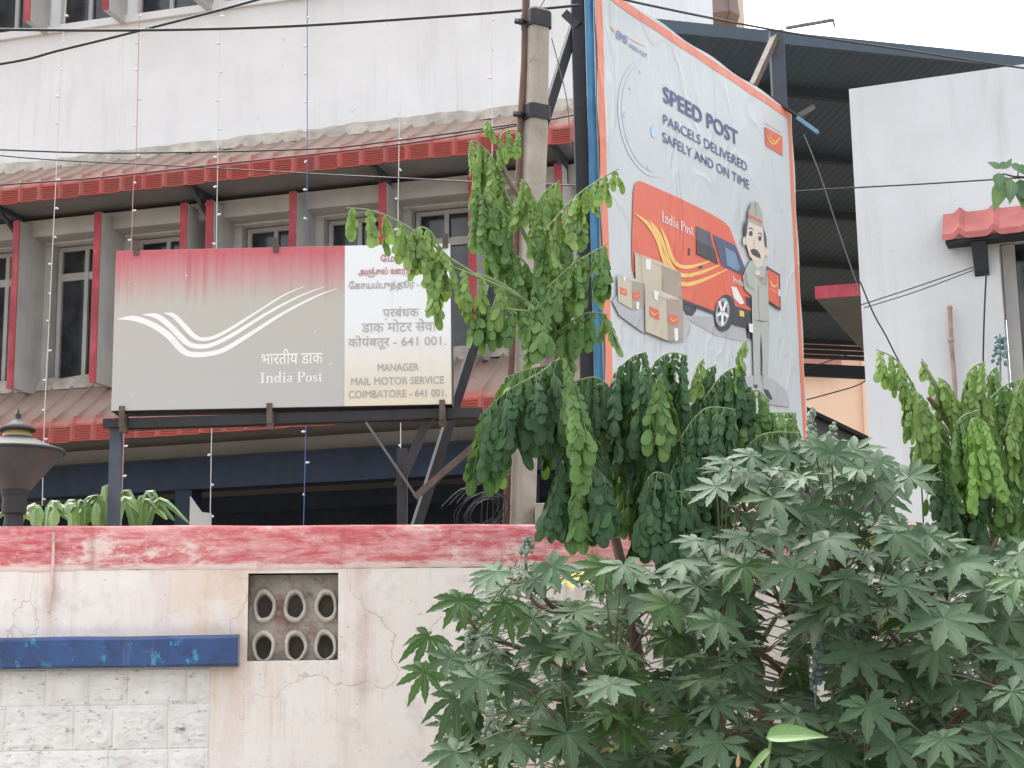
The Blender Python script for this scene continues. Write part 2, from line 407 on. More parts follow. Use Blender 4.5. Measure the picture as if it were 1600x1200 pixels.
MAT['pale_leaf'] = mat_leaf('pale_green_leaf', (.105, .20, .06), (.16, .27, .10), (.3, .4, .2), .45, .2, .3)
MAT['peepal'] = mat_leaf('pointed_leaf', (.045, .11, .055), (.10, .19, .10), (.2, .3, .15), .4, .2, .5)
MAT['stem_green'] = M('stem_green', (.15, .22, .08), .6, .2, 10)
MAT['stem_brown'] = M('stem_brown', (.10, .062, .05), .7, .3, 12, 0, (.1, .1, .1), 0, .3, 40)
MAT['bark'] = M('bark', (.165, .115, .09), .85, .3, 8, .4, (.07, .05, .04), .4, .5, 35)
MAT['seed'] = M('seed', (.20, .25, .19), .7, .2, 20)
MAT['seed_blue'] = M('seed_blue', (.15, .21, .21), .7, .2, 20)

# ------------------------------------------------------------------ ground
g = MB(); g.poly([(-400, -300, 0), (400, -300, 0), (400, 600, 0), (-400, 600, 0)]); struct(g.build('ground', MAT['earth'], loc=(0, 0, 0)))
g = MB(); g.poly([(-200, -9, .004), (200, -9, .004), (200, 3.4, .004), (-200, 3.4, .004)]); struct(g.build('road', MAT['asphalt'], loc=(0, 0, 0)))
g = MB(); g.box((-100, 3.4, .0), (200, 0, 0), (0, 2.0, 0), (0, 0, .13)); struct(g.build('pavement', MAT['paving'], loc=(0, 3.4, 0), bevel=.02))

# ------------------------------------------------------------------ boundary wall
YW = 7.5
_a = P(0, 823, YW); ZT = _a.z
_b = PZ(860, 819, ZT)
wyaw = math.atan2(-(_b.y - _a.y), _b.x - _a.x)
WL = Plane(Vector((_a.x, _a.y, 0)), wyaw)
wall = thing('boundary_wall', 'cream plastered compound wall with red painted top and blue ledge', 'wall', WL.pt(0, 0))
zb = WL.uz(440, 889)[1]                     # lower edge of red band
ZB_REL, ZT_REL = zb, ZT
MAT['red_band'] = mat_red_band()
u0 = WL.uz(-1300, 900)[0]; u1 = WL.uz(1492, 900)[0]
hu0, hz1 = WL.uz(388, 896); hu1, hz0 = WL.uz(528, 1031)
TH = .24
w = MB()
for (a, b, c, d) in ((u0, hu0, 0, zb), (hu1, u1, 0, zb), (hu0, hu1, 0, hz0), (hu0, hu1, hz1, zb)):
    w.box(WL.pt(a, c), WL.u * (b - a), -WL.n * TH, Vector((0, 0, d - c)))
w.build('plaster_wall', MAT['cream_wall'], wall)
# red band: hand-finished, slightly wavy coping
w = MB(); rows = []; N = 760
prof = [(.0005, .0), (.0035, .004), (.006, .02), (.007, .10), (.007, .15), (.006, ZT - zb - .012), (.0, ZT - zb), (-.1, ZT - zb + .004), (-TH, ZT - zb)]
rr = random.Random(3); ph = [(rr.uniform(.5, 9), rr.uniform(0, 6), rr.uniform(.3, 1)) for _ in range(9)]
def wav(x, s): return s * sum(a * math.sin(f * x + p) for f, p, a in ph) / 4
for i in range(N + 1):
    u = u0 + (u1 - u0) * i / N
    rows.append([WL.pt(u, zb + dz + (wav(u, .007) + .006 * mnoise.noise(Vector((u * 9, 0, 0))) if k < 3 else wav(u * 1.3 + 2, .005)), dv + (wav(u * .7 + k, .0015) if k > 1 else 0)) for k, (dv, dz) in enumerate(prof)])
w.grid(rows); w.build('painted_coping', MAT['red_band'], wall, smooth=True)
# blue ledge
lu1, lz0 = WL.uz(374, 1040); lz1 = WL.uz(374, 996)[1]; lu0 = u0
w = MB(); rows = []
LD = .10
for i in range(61):
    u = lu0 + (lu1 - lu0) * i / 60; e = wav(u * 2, .003)
    rows.append([WL.pt(u, lz1 + .012 + e, .002), WL.pt(u, lz1 + e, LD - .01), WL.pt(u, lz1 - .008 + e, LD), WL.pt(u, lz0 + .006 + e, LD + .004), WL.pt(u, lz0 + e, LD - .008), WL.pt(u, lz0 - .004, .002)])
w.grid(rows); w.poly(rows[-1][::-1], 1)
w.build('blue_ledge', [MAT['blue_ledge'], MAT['cement']], wall)
# rock-faced block cladding below the ledge
bu1 = WL.uz(328, 1120)[0]; zr = [WL.uz(100, y)[1] for y in (1046, 1103.5, 1173)]; ch = zr[1] - zr[2]
def block_face():
    m = MB(); rb = random.Random(11)
    pr = [[(rb.uniform(14, 60), rb.uniform(0, 7), rb.uniform(14, 60), rb.uniform(0, 7)) for _ in range(7)] for _ in range(90)]
    z_top = zr[0]; edges = [z_top, zr[1]]
    while edges[-1] > .05: edges.append(max(0.02, edges[-1] - ch))
    kk = 0
    for r in range(len(edges) - 1):
        za, zb_ = edges[r], edges[r + 1]; u = bu1; first = True
        detailed = r < 4 and True
        while u > u0 + .02:
            wd = rb.choice((.27, .19, .30, .24, .17, .26)) if not first else rb.uniform(.1, .2)
            ua = max(u0, u - wd); near = detailed and u > WL.uz(-330, 1100)[0]; nx = 44 if near else 8; nz = 30 if near else 6; P_ = pr[kk % 90]; kk += 1
            rows = []
            for j in range(nz + 1):
                row = []
                for i in range(nx + 1):
                    x = i / nx; y = j / nz
                    uu = ua + (u - ua) * x; zz = zb_ + (za - zb_) * y
                    dx = min(x * (u - ua), (1 - x) * (u - ua)); dy = min(y * (za - zb_), (1 - y) * (za - zb_)); d = min(dx, dy)
                    rim = min(1, d / .007)
                    hgt = .006 * rim
                    if d > .012:
                        f = min(1, (d - .012) / .016)
                        p_ = Vector((uu * 9 + kk * 3.7, zz * 14, kk * 1.3))
                        h1 = mnoise.noise(p_); h2 = 1 - abs(mnoise.noise(p_ * 2.3)) * 2; h3 = mnoise.noise(p_ * 5.1)
                        hgt += f * (.002 + .0045 * h1 + .0035 * h2 + .0025 * h3)
                    row.append(WL.pt(uu, zz, hgt))
                rows.append(row)
            m.grid(rows)
            u = ua; first = False
    return m
block_face().build('block_cladding', MAT['block'], wall)
# ventilator: six pipe rings cast in a recessed panel
vd = -.085
va = [WL.uz(x, 950, vd)[0] for x in (412, 462, 510)]; vz = [WL.uz(460, y, vd)[1] for y in (947, 1011)]
v = MB(); rx = .044; rz = .066
cells = []
ub = [hu0 + .001, (va[0] + va[1]) / 2, (va[1] + va[2]) / 2, hu1 - .001]
zz_ = [hz0 + .001, (vz[0] + vz[1]) / 2, hz1 - .001]
for i in range(3):
    for j in range(2):
        zc = vz[1 - j]; uc = va[i]
        A = []; B = []
        angs = sorted([2 * math.pi * (k + .5) / 32 for k in range(32)] + [math.atan2(bz_, bx_) % (2 * math.pi) for bx_ in (ub[i + 1] - uc, ub[i] - uc) for bz_ in (zz_[j + 1] - zc, zz_[j] - zc)]); nn = len(angs)
        for k in range(nn):
            t = angs[k]; c, s = math.cos(t), math.sin(t)
            q = max(abs(c), abs(s)); A.append((uc + rx * c, zc + rz * s))
            bx = (ub[i + 1] - uc) if c > 0 else (uc - ub[i]); bz = (zz_[j + 1] - zc) if s > 0 else (zc - zz_[j])
            f = min(bx / max(1e-6, abs(c)), bz / max(1e-6, abs(s))); B.append((uc + c * f, zc + s * f))
        # bottom row rings are cut off by the mortar below
        v.grid([[WL.pt(x, z, vd) for x, z in B], [WL.pt(x, max(z, hz0 + .002), vd) for x, z in A]], closed=True)
for (a, b) in (((hu0, hz0), (hu1, hz0)), ((hu1, hz0), (hu1, hz1)), ((hu1, hz1), (hu0, hz1)), ((hu0, hz1), (hu0, hz0))):
    v.poly([WL.pt(a[0], a[1], -.001), WL.pt(b[0], b[1], -.001), WL.pt(b[0], b[1], vd - .1), WL.pt(a[0], a[1], vd - .1)])
vent = v.build('ventilator_grille', MAT['vent'], wall, label='recessed concrete ventilator with six pipe holes')
rrng = random.Random(5)
for i in range(3):
    for j in range(2):
        m = MB(); nn = 36; ex = rrng.uniform(-.004, .004)
        pf = [(.92, vd - .07), (.96, vd + .012), (1.02, vd + .022), (1.18, vd + .026), (1.36, vd + .020), (1.42, vd - .002)]
        rows = []
        for s, dv in pf:
            row = []
            for k in range(nn):
                t = 2 * math.pi * k / nn; jj = 1 + .035 * math.sin(3 * t + i + 2 * j) + .02 * math.sin(5 * t + 2 * i) + rrng.uniform(-.02, .02)
                zq = vz[1 - j] + rz * .86 * s * math.sin(t) * jj
                if j == 0: zq = max(zq, hz0 + .004)
                row.append(WL.pt(va[i] + ex + rx * .86 * s * math.cos(t) * jj, zq, dv))
            rows.append(row)
        m.grid(rows, closed=True)
        m.build('pipe_ring', MAT['vent_ring'], vent, smooth=True)
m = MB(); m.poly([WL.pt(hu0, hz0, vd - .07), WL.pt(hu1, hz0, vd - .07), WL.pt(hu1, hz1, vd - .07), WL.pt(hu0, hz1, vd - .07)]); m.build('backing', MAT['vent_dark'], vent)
# thin rusty conduit running down the wall
m = MB(); q = [WL.on(x, y, .022) for x, y in ((84, 832), (83, 880), (80, 930), (76, 955))]
m.tube(q, [.007, .008, .007, .005], 8); m.ball(q[-1], .009)
tag(m.build('drip_pipe', M('pink_pipe', (.68, .46, .43), .7, .3, 20, .6, (.25, .13, .1), .6), smooth=True), 'thin rusty pipe fixed down the red top of the wall', 'pipe')

# ------------------------------------------------------------------ main office building
FYAW = .275
L0 = P(0, 320, 20.0)
FA = Plane(L0 - Vector((-math.sin(FYAW), -math.cos(FYAW), 0)) * 1.0, FYAW)      # wall plane v = 0, awning lip v = 1
FA.o.z = 0
bld = thing('office_building', 'long white office building with red tiled awnings and red edged fins', 'building', FA.pt(0, 0))
fz = lambda x, y, v: FA.uz(x, y, v)[1]
fu = lambda x, y, v: FA.uz(x, y, v)[0]
UL, UR = fu(-420, 400, 0), fu(985, 100, 0)
z_lip1b, z_lip1t = fz(0, 320, 1), fz(0, 293, 1); z_aw1 = fz(0, 272, 0)
z_lip0b, z_lip0t = fz(67, 693, 1), fz(67, 662, 1); z_aw0 = fz(0, 612, 0)
z_sill2 = fz(0, 55, 0); z_lint1 = fz(118, 378, 0); z_sill1 = fz(118, 610, 0)
DEEP = 7.0
fin_d = .62
w = MB()
w.box(FA.pt(UL, z_lint1, 0), FA.u * (UR - UL), -FA.n * DEEP, Vector((0, 0, z_sill2 - z_lint1)))
w.build('upper_wall', MAT['white_wall'], bld)
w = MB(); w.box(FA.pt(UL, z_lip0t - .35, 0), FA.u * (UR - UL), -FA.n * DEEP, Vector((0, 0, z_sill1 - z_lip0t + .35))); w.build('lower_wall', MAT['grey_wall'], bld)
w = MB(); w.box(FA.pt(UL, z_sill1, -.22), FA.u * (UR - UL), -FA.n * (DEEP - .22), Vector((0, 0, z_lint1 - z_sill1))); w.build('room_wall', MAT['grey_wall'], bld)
w = MB(); w.box(FA.pt(UL, z_sill2, -.22), FA.u * (UR - UL), -FA.n * (DEEP - .22), Vector((0, 0, 3))); w.build('top_floor_wall', MAT['white_wall'], bld)
w = MB(); w.box(FA.pt(UL, z_sill2 - .09, .003), FA.u * (UR - UL), FA.n * .05, Vector((0, 0, .1))); w.build('sill_course', MAT['white_wall'], bld)
# deep lintel beam under the awning
w = MB(); w.box(FA.pt(UL, z_lint1 + .02, .003), FA.u * (UR - UL), FA.n * .30, Vector((0, 0, .22))); w.build('beam', MAT['fin_grey'], bld)
def awning(zt, zlt, zlb, name, ul, ur, plane, lip=1.0, per=.285, par=None, mat='tile', base_v=0.0):
    m = MB(); rows = []; uvs = []
    nb = int((ur - ul) / per) + 1; S = 14
    h = zlt - zlb
    # profile: (v, z, t(uv), kind) kind 0 slope, 1 lip
    pf = []
    for k in range(9):
        t = k / 8; pf.append((base_v + (lip - .10 - base_v) * t, zt + (zlt + .03 - zt) * t, .62 * t, 0))
    for k in range(1, 6):
        a = k / 5 * math.pi / 2; pf.append((lip - .10 + .10 * math.sin(a), zlt + .03 - .07 * (1 - math.cos(a)), .62 + .1 * k / 5, 0 if k < 3 else 1))
    nr = 6
    zst = zlt - .045
    for k in range(nr):
        zz = zst - (zst - zlb - .015) * k / nr; dz = (zst - zlb - .015) / nr
        for q, off in ((.15, 0), (.3, .016), (.7, .012), (.85, 0)): pf.append((lip + off, zz - dz * q, .8 + .2 * k / nr, 2 if off else 1))
    pf.append((lip, zlb, 1, 1)); pf.append((lip - .03, zlb, 1, 1)); pf.append((lip - .035, zlb + .05, 1, 1))
    jit = random.Random(9)
    for b in range(nb):
        jz = jit.uniform(-.006, .006); jv = jit.uniform(-.008, .008)
        for k in range(S):
            x = k / S; u = ul + (b + x) * per
            if u > ur: break
            row = []; uvr = []
            roll = math.exp(-((x - .12) / .085) ** 2)          # round flute between ribbed bays
            for (v, z, t, kd) in pf:
                if kd == 0: dz = .042 * roll + .012 * (1 - x) ; dv = .03 * roll if t > .5 else 0
                else: dz = 0; dv = .032 * roll
                ribs = 0
                if kd == 2:
                    ribs = (v - lip) * (1 if .26 < x < .98 else 0); v = lip
                row.append(plane.pt(u, z + dz + jz, v + dv + ribs + jv)); uvr.append((x, t))
            rows.append(row); uvs.append(uvr)
    m.grid(rows, 0, uvs, (0, 0))
    o = m.build(name, MAT[mat], par, smooth=False)
    # cement flashing along the top
    c = MB(); rows = []; N = 90
    for i in range(N + 1):
        u = ul + (ur - ul) * i / N; a = wav(u * 3, .03); b2 = wav(u * 5 + 3, .03)
        rows.append([plane.pt(u, zt + .13 + a, base_v + .004), plane.pt(u, zt + .10 + a, base_v + .03), plane.pt(u, zt + .03 + b2 * .5, base_v + .06 + b2 * .5), plane.pt(u, zt - .05, base_v + .10 + b2 * .6)])
    c.grid(rows); c.build('cement_flashing', MAT['cement'], o, smooth=True)
    # soffit
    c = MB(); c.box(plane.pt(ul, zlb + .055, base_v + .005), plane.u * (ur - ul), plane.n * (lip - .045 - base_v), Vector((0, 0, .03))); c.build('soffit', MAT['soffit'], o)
    return o
awning(z_aw1, z_lip1t, z_lip1b, 'awning', UL, UR, FA, par=bld)
awning(z_aw0, z_lip0t, z_lip0b, 'awning', UL, UR, FA, par=bld)
# fins and windows of the first floor
fin_px = [-370, -240, -104, 22, 148, 282, 322, 452, 592, 732, 868]
fus = [fu(x, 340, fin_d) for x in fin_px]
zft = z_lint1 + .10; z_ft_px = fz(148, 332, fin_d); zfb = fz(140, 597, fin_d)
for u in fus:
    m = MB(); m.box(FA.pt(u, zfb, .001), FA.u * .085, FA.n * (fin_d - .012), Vector((0, 0, z_ft_px - zfb)))
    f = m.build('fin', MAT['fin_grey'], bld)
    m = MB(); m.box(FA.pt(u - .004, zfb - .004, fin_d - .011), FA.u * .093, FA.n * .014, Vector((0, 0, z_ft_px - zfb + .008))); m.build('painted_edge', MAT['red_paint'], f)
def window(ua, ub_, za, zb_, trans, v=-.2, sash=2):
    m = MB(); t = .055; d = .06
    m.box(FA.pt(ua, za, v), FA.u * (ub_ - ua), FA.n * d, Vector((0, 0, t))); m.box(FA.pt(ua, zb_ - t, v), FA.u * (ub_ - ua), FA.n * d, Vector((0, 0, t)))
    ks = [0, 1] if sash == 1 else [0, .5, 1]
    for k in ks:
        uu = ua + (ub_ - ua - t) * k; m.box(FA.pt(uu, za + t, v), FA.u * t, FA.n * (d + .004), Vector((0, 0, zb_ - za - 2 * t)))
    if trans:
        for i in range(len(ks) - 1):
            a = ua + (ub_ - ua - t) * ks[i] + t; b = ua + (ub_ - ua - t) * ks[i + 1]
            m.box(FA.pt(a, trans, v), FA.u * (b - a), FA.n * (d - .004), Vector((0, 0, .10)))
    wn_ = m.build('window', MAT['frame_white'], bld)
    m = MB(); m.box(FA.pt(ua + .02, za + .02, v + .004), FA.u * (ub_ - ua - .04), FA.n * .015, Vector((0, 0, zb_ - za - .04))); m.build('pane', MAT['glass'], wn_)
ztr = fz(118, 440, -.2)
for i in range(len(fus) - 1):
    a, b = fus[i] + .085, fus[i + 1]
    if b - a < .4: continue
    window(a + .12, b - .12, z_sill1 + .02, z_lint1 - .02, ztr, sash=2)
# jambs between windows (flush with wall face)
for i, u in enumerate(fus):
    m = MB(); m.box(FA.pt(u - .11, z_sill1 + .003, -.218), FA.u * .30, FA.n * .216, Vector((0, 0, z_lint1 - z_sill1 - .006))); m.build('pier', MAT['fin_grey'], bld)
# second floor fins / windows
f2 = [fu(x, 10, fin_d * .8) for x in (-300, -190, -75, 38, 160, 297, 440, 580, 720, 860)]
zf2 = fz(50, 31, fin_d * .8)
for u in f2:
    m = MB(); m.box(FA.pt(u, zf2, .001), FA.u * .085, FA.n * (fin_d * .8 - .012), Vector((0, 0, 2.4)))
    f = m.build('fin', MAT['fin_grey'], bld)
    m = MB(); m.box(FA.pt(u - .004, zf2 - .004, fin_d * .8 - .011), FA.u * .093, FA.n * .014, Vector((0, 0, 2.4))); m.build('painted_edge', MAT['red_paint'], f)
for i in range(len(f2) - 1):
    window(f2[i] + .16, f2[i + 1] - .10, z_sill2 + .01, z_sill2 + 2.2, z_sill2 + 1.6, sash=2)
# awning brackets
for px, zl in ((20, 1), (318, 1), (600, 1), (880, 1)):
    u = fu(px, 340, .5); m = MB()
    m.bar(FA.pt(u, z_lip1b + .03, .95), FA.pt(u, z_lip1b + .03, .31), .05, .05); m.bar(FA.pt(u, z_lip1b + .02, .85), FA.pt(u, z_lint1 + .02, .32), .045, .045)
    m.bar(FA.pt(u, z_lip1b + .1, .33), FA.pt(u, z_lint1 - .0, .33), .06, .06)
    m.build('bracket', MAT['slate_metal'], bld)
# ground-floor porch: beams, columns, ceiling, back wall
zc = z_lip0b - .02
zb1a = fz(25, 733, .35); zb1b = fz(234, 768, .35)
m = MB(); m.box(FA.pt(UL, zb1b, .05), FA.u * (UR - UL), FA.n * .30, Vector((0, 0, zb1a - zb1b))); m.build('porch_beam', MAT['navy_paint'], bld)
zb2b = fz(400, 800, -1.2)
m = MB(); m.box(FA.pt(UL, zb2b, -1.4), FA.u * (UR - UL), FA.n * .25, Vector((0, 0, zb1b - zb2b + .1))); m.build('inner_beam', MAT['navy_paint'], bld)
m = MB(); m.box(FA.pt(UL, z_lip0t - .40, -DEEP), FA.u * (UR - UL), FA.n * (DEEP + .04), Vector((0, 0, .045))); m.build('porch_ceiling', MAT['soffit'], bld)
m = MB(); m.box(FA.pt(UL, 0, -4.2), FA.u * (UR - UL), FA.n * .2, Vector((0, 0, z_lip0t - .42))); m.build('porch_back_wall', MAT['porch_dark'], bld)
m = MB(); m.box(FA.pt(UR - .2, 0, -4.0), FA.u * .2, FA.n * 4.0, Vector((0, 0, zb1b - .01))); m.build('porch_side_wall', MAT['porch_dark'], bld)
for px in (-250, 288, 820):
    u = fu(px, 780, .3); m = MB(); m.box(FA.pt(u - .11, 0, .06), FA.u * .22, FA.n * .27, Vector((0, 0, zb1b - .003))); m.build('porch_column', MAT['navy_paint'], bld)

# pale board leaning in the porch
m = MB(); m.prism([P(295, 822, 16), P(297, 775, 16), P(315, 800, 16), P(330, 802, 16), P(330, 830, 16), P(295, 830, 16)], (0, .03, 0))
lz = min(p.z for p in m.v)
for p in m.v:
    if p.z < P(300, 821, 16).z: p.z = 0
tag(m.build('torn_board', MAT['grey_wall']), 'pale torn grey board standing in the dark porch', 'board')

# ------------------------------------------------------------------ white building on the right
RB = Plane(P(1346, 450, 13.0), .36); RB.o.z = 0
rb = thing('white_building', 'plain white building at right with small red awning', 'building', RB.pt(0, 0))
ru = lambda x, y, v=0: RB.uz(x, y, v)[0]
rz_ = lambda x, y, v=0: RB.uz(x, y, v)[1]
zt = rz_(1335, 138); rur = ru(1900, 400)
m = MB(); ul_ = ru(1343, 430)
wu0, wu1 = ru(1567, 480), ru(1680, 480); wz0, wz1 = rz_(1567, 640), rz_(1567, 372)
for a, b, c, d in ((0 + ul_, wu0, 0, zt), (wu1, rur, 0, zt), (wu0, wu1, 0, wz0), (wu0, wu1, wz1, zt)):
    m.box(RB.pt(a, c), RB.u * (b - a), -RB.n * .25, Vector((0, 0, d - c)))
m.box(RB.pt(ul_, 0, -.252), RB.u * .25, -RB.n * 5, Vector((0, 0, zt - .003))); m.box(RB.pt(rur - .25, 0, -.252), RB.u * .25, -RB.n * 5, Vector((0, 0, zt - .003)))
m.box(RB.pt(ul_ + .252, zt - .9, -.252), RB.u * (rur - ul_ - .504), -RB.n * 5, Vector((0, 0, .15)))
m.build('wall', MAT['white_wall_b'], rb)
m = MB(); m.box(RB.pt(wu0 + .01, wz0 + .01, -.245), RB.u * .10, RB.n * .07, Vector((0, 0, wz1 - wz0 - .02))); m.box(RB.pt(wu1 - .11, wz0 + .01, -.245), RB.u * .10, RB.n * .07, Vector((0, 0, wz1 - wz0 - .02)))
m.box(RB.pt(wu0 + .32, wz0 + .01, -.245), RB.u * .06, RB.n * .06, Vector((0, 0, wz1 - wz0 - .02)))
wn2 = m.build('window', MAT['grey_wall'], rb)
m = MB(); m.box(RB.pt(wu0 + .005, wz0 + .005, -.249), RB.u * (wu1 - wu0 - .01), RB.n * .02, Vector((0, 0, wz1 - wz0 - .01))); m.build('pane', MAT['glass'], wn2)
au0 = ru(1472, 372, .22); 
awz_t = rz_(1492, 333, 0); awz_lt = rz_(1475, 366, .22); awz_lb = rz_(1475, 376, .22)
def small_awning():
    m = MB(); rows = []; uvs = []; ur = rur - .3; per = .26; u = au0; n = int((ur - u) / per * 12)
    for i in range(n + 1):
        x = (i % 12) / 12; uu = u + per * i / 12; roll = math.exp(-((x - .5) / .11) ** 2) * 1.3
        row = []; uvr = []
        for k in range(7):
            t = k / 6; row.append(RB.pt(uu, awz_t + (awz_lt - awz_t) * t + .035 * roll, .22 * t)); uvr.append((x, .55 + .4 * t))
        row.append(RB.pt(uu, awz_lb + .035 * roll, .225)); uvr.append((x, 1)); row.append(RB.pt(uu, awz_lb + .02, .20)); uvr.append((x, 1))
        rows.append(row); uvs.append(uvr)
    m.grid(rows, 0, uvs, (0, 0)); return m
MAT['pink_tile'] = M('pink_tile', (.40, .125, .115), .8, .25, 4, .5, (.27, .19, .16), .6, .25, 30)
aw = small_awning().build('awning', MAT['pink_tile'], rb)
m = MB(); m.box(RB.pt(au0 + .02, awz_lb - .012, .004), RB.u * (rur - .3 - au0), RB.n * .19, Vector((0, 0, .025))); m.build('soffit', MAT['shed_dark'], aw)  # near-black colour stands in for the shadow under the lip
m = MB(); m.prism([RB.pt(ru(1520, 380), awz_lb - .02, .17), RB.pt(ru(1520, 380), awz_lb - .02, .004), RB.pt(ru(1520, 380), rz_(1530, 432), .004), RB.pt(ru(1520, 380), rz_(1530, 425), .05), RB.pt(ru(1520, 380), rz_(1530, 400), .12)], RB.u * .11)
m.build('bracket', MAT['shed_dark'], rb)
m = MB(); m.tube([RB.on(1484, 482, .05), RB.on(1486, 530, .05), RB.on(1492, 600, .05), RB.on(1496, 760, .05)], .018, 8); m.ball(RB.on(1486, 532, .05), .028); m.ball(RB.on(1484, 481, .05), .024)
m.build('drain_pipe', M('old_pipe', (.36, .255, .22), .8, .3, 6, .6, (.2, .17, .15), .5), rb, smooth=True)

# ------------------------------------------------------------------ big dark shed roof behind
sz = P(1040, 38, 19.0).z
sA = P(1000, 33, 19.0); sB = PZ(1640, 98, sz)
far_z = P(1258, 505, 29).z
def along(p, y): return p
shed = thing('open_shed', 'large dark blue shed roof rising behind the poster', 'shed', (P(1200, 300, 24).x, 24, 0))
eave = (sB - sA); eu = eave.normalized(); en = Vector((-eu.y, eu.x, 0))
if en.y < 0: en = -en
back = en * 10.0; drop = Vector((0, 0, -(sz - far_z)))
A0 = sA - eu * .2; B0 = sB + eu * 4
m = MB(); NX = 90
rows = []
L = (B0 - A0).length
for j in range(9):
    t = j / 8; row = []
    for i in range(NX * 4 + 1):
        s = i / (NX * 4); row.append(A0 + (B0 - A0) * s + (back + drop) * t + Vector((0, 0, .010 * (1 if i % 4 in (1, 2) else 0) + .10 * t * (1 - t) * 4)))
    rows.append(row)
m.grid(rows); m.build('roof_sheet', MAT['shed_blue'], shed)
for t in (.12, .3, .48, .66, .84):
    m = MB(); p = A0 + (back + drop) * t + Vector((0, 0, -.10 + .4 * t * (1 - t))); q = p + (B0 - A0); m.bar(p, q, .09, .12); m.build('purlin', MAT['shed_dark'], shed)
m = MB(); m.bar(A0 + Vector((0, 0, -.04)), B0 + Vector((0, 0, -.04)), .06, .16); m.build('eave_gutter', MAT['shed_blue'], shed)
fA = A0 + back + drop; fB = B0 + back + drop
zl0 = P(1260, 552, fA.y).z
m = MB()
dzl = fA.z - zl0
m.box(Vector((fA.x, fA.y, fA.z - dzl)), fB - fA, en * .1, Vector((0, 0, dzl * .35)))
m.build('fascia', MAT['shed_dark'], shed)
for k in range(4):
    m = MB(); zz = fA.z - dzl * (.12 + .14 * k); m.bar(Vector((fA.x, fA.y, zz)), Vector((fB.x, fB.y, zz)), .12, .06); m.build('slat', MAT['slat_grey'], shed)
for s in (.05, .5, .95):
    p = A0 + (B0 - A0) * s + en * 9.7; m = MB(); m.bar(Vector((p.x, p.y, 0)), Vector((p.x, p.y, fA.z - dzl + .0)), .2, .2); m.build('post', MAT['shed_dark'], shed)

# peach building and lean-to seen under the shed
pb = thing('peach_building', 'peach painted building seen in the gap below the shed', 'building', (P(1300, 620, 40).x, 40, 0))
pz1 = P(1300, 535, 40).z
m = MB(); xl, xr = P(1150, 600, 40).x, P(1420, 600, 40).x; m.box((xl, 40, 0), (xr - xl, 0, 0), (0, 5, 0), (0, 0, pz1 + 2)); m.build('wall', MAT['peach'], pb)
m = MB(); m.tube([(P(1354, 600, 39.9).x, 39.9, 0), (P(1354, 600, 39.9).x, 39.9, pz1 + 2)], .12, 10); m.build('drain_pipe', MAT['peach'], pb)
m = MB(); a = P(1200, 582, 39.95); b = P(1311, 582, 39.95); m.box((a.x, 39.6, a.z), (b.x - a.x, 0, 0), (0, .35, 0), (0, 0, 1.2)); m.build('balcony_panel', MAT['brown_panel'], pb)
lt = [P(1230, 632, 26), P(1372, 700, 26)]
m = MB(); m.prism([lt[0], lt[1], Vector((lt[1].x, 26, 0)), Vector((lt[0].x, 26, 0))], (0, 4, 0), 0)
ln = m.build('lean_to', MAT['sheet_grey'], loc=(lt[0].x, 26, 0)); tag(ln, 'grey lean to with a roof sloping down to the right', 'lean-to')
m = MB(); m.bar(lt[0] + Vector((0, -.08, .03)), lt[1] + Vector((0, -.08, .03)), .25, .06); m.build('roof_edge', MAT['slat_grey'], ln)

# red-edged concrete sunshade
cz = P(1275, 466, 20).z
c1 = P(1274, 466, 20); c2 = PZ(1372, 459, cz); c3 = PZ(1372, 566, cz); c4 = PZ(1340, 540, cz)
th = (466 - 448) / 2600 * 20 * 1.0
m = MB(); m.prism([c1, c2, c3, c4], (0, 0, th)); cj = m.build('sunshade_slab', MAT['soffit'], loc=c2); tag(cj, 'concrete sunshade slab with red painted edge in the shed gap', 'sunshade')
m = MB(); d = (c2 - c1).normalized(); nn_ = Vector((d.y, -d.x, 0)); nn_ = nn_ if nn_.y < 0 else -nn_
m.box(c1 + nn_ * .012 - Vector((0, 0, .01)), c2 - c1, -nn_ * .011, Vector((0, 0, th + .02))); m.build('painted_edge', MAT['chajja_red'], cj)

# cream tower behind
m = MB(); ct = thing('cream_tower', 'cream apartment tower far behind with brown sunshade', 'building', (P(1060, 30, 48).x, 48, 0))
xl, xr = P(930, 40, 48).x, P(1163, 30, 48).x; zt_ = P(1100, -160, 48).z
m.box((xl, 48, 0), (xr - xl, 0, 0), (.5, 9, 0), (0, 0, zt_))
for px in (1012, 1050, 1112, 1140):
    x = P(px, 30, 48).x; m.box((x, 47.88, 0), (.25, 0, 0), (0, .12, 0), (0, 0, zt_ - .3))
m.build('wall', MAT['cream'], ct)
m = MB(); a, b, c_, d_ = P(1057, 27, 46.6), P(1141, 15, 45.4), P(1153, 24, 45.2), P(1136, -30, 45.2)
m.prism([P(1057, 27, 46.6), P(1141, 16, 46.6), P(1134, -40, 46.6), P(1057, -34, 46.6)], (0, 1.4, 0)); m.build('sunshade', MAT['brown_shade'], ct)
m = MB(); m.prism([P(1141, 16, 46.5), P(1156, 24, 46.5), P(1146, -40, 46.5), P(1134, -40, 46.5)], (0, 1.4, 0)); m.build('sunshade_cheek', MAT['brown_shade'], ct)
m = MB(); m.prism([P(1022, 34, 47.0), P(1048, 26, 47.0), P(1048, 22, 47.0), P(1022, 30, 47.0)], (0, .9, 0)); m.build('ledge', MAT['brown_panel'], ct)

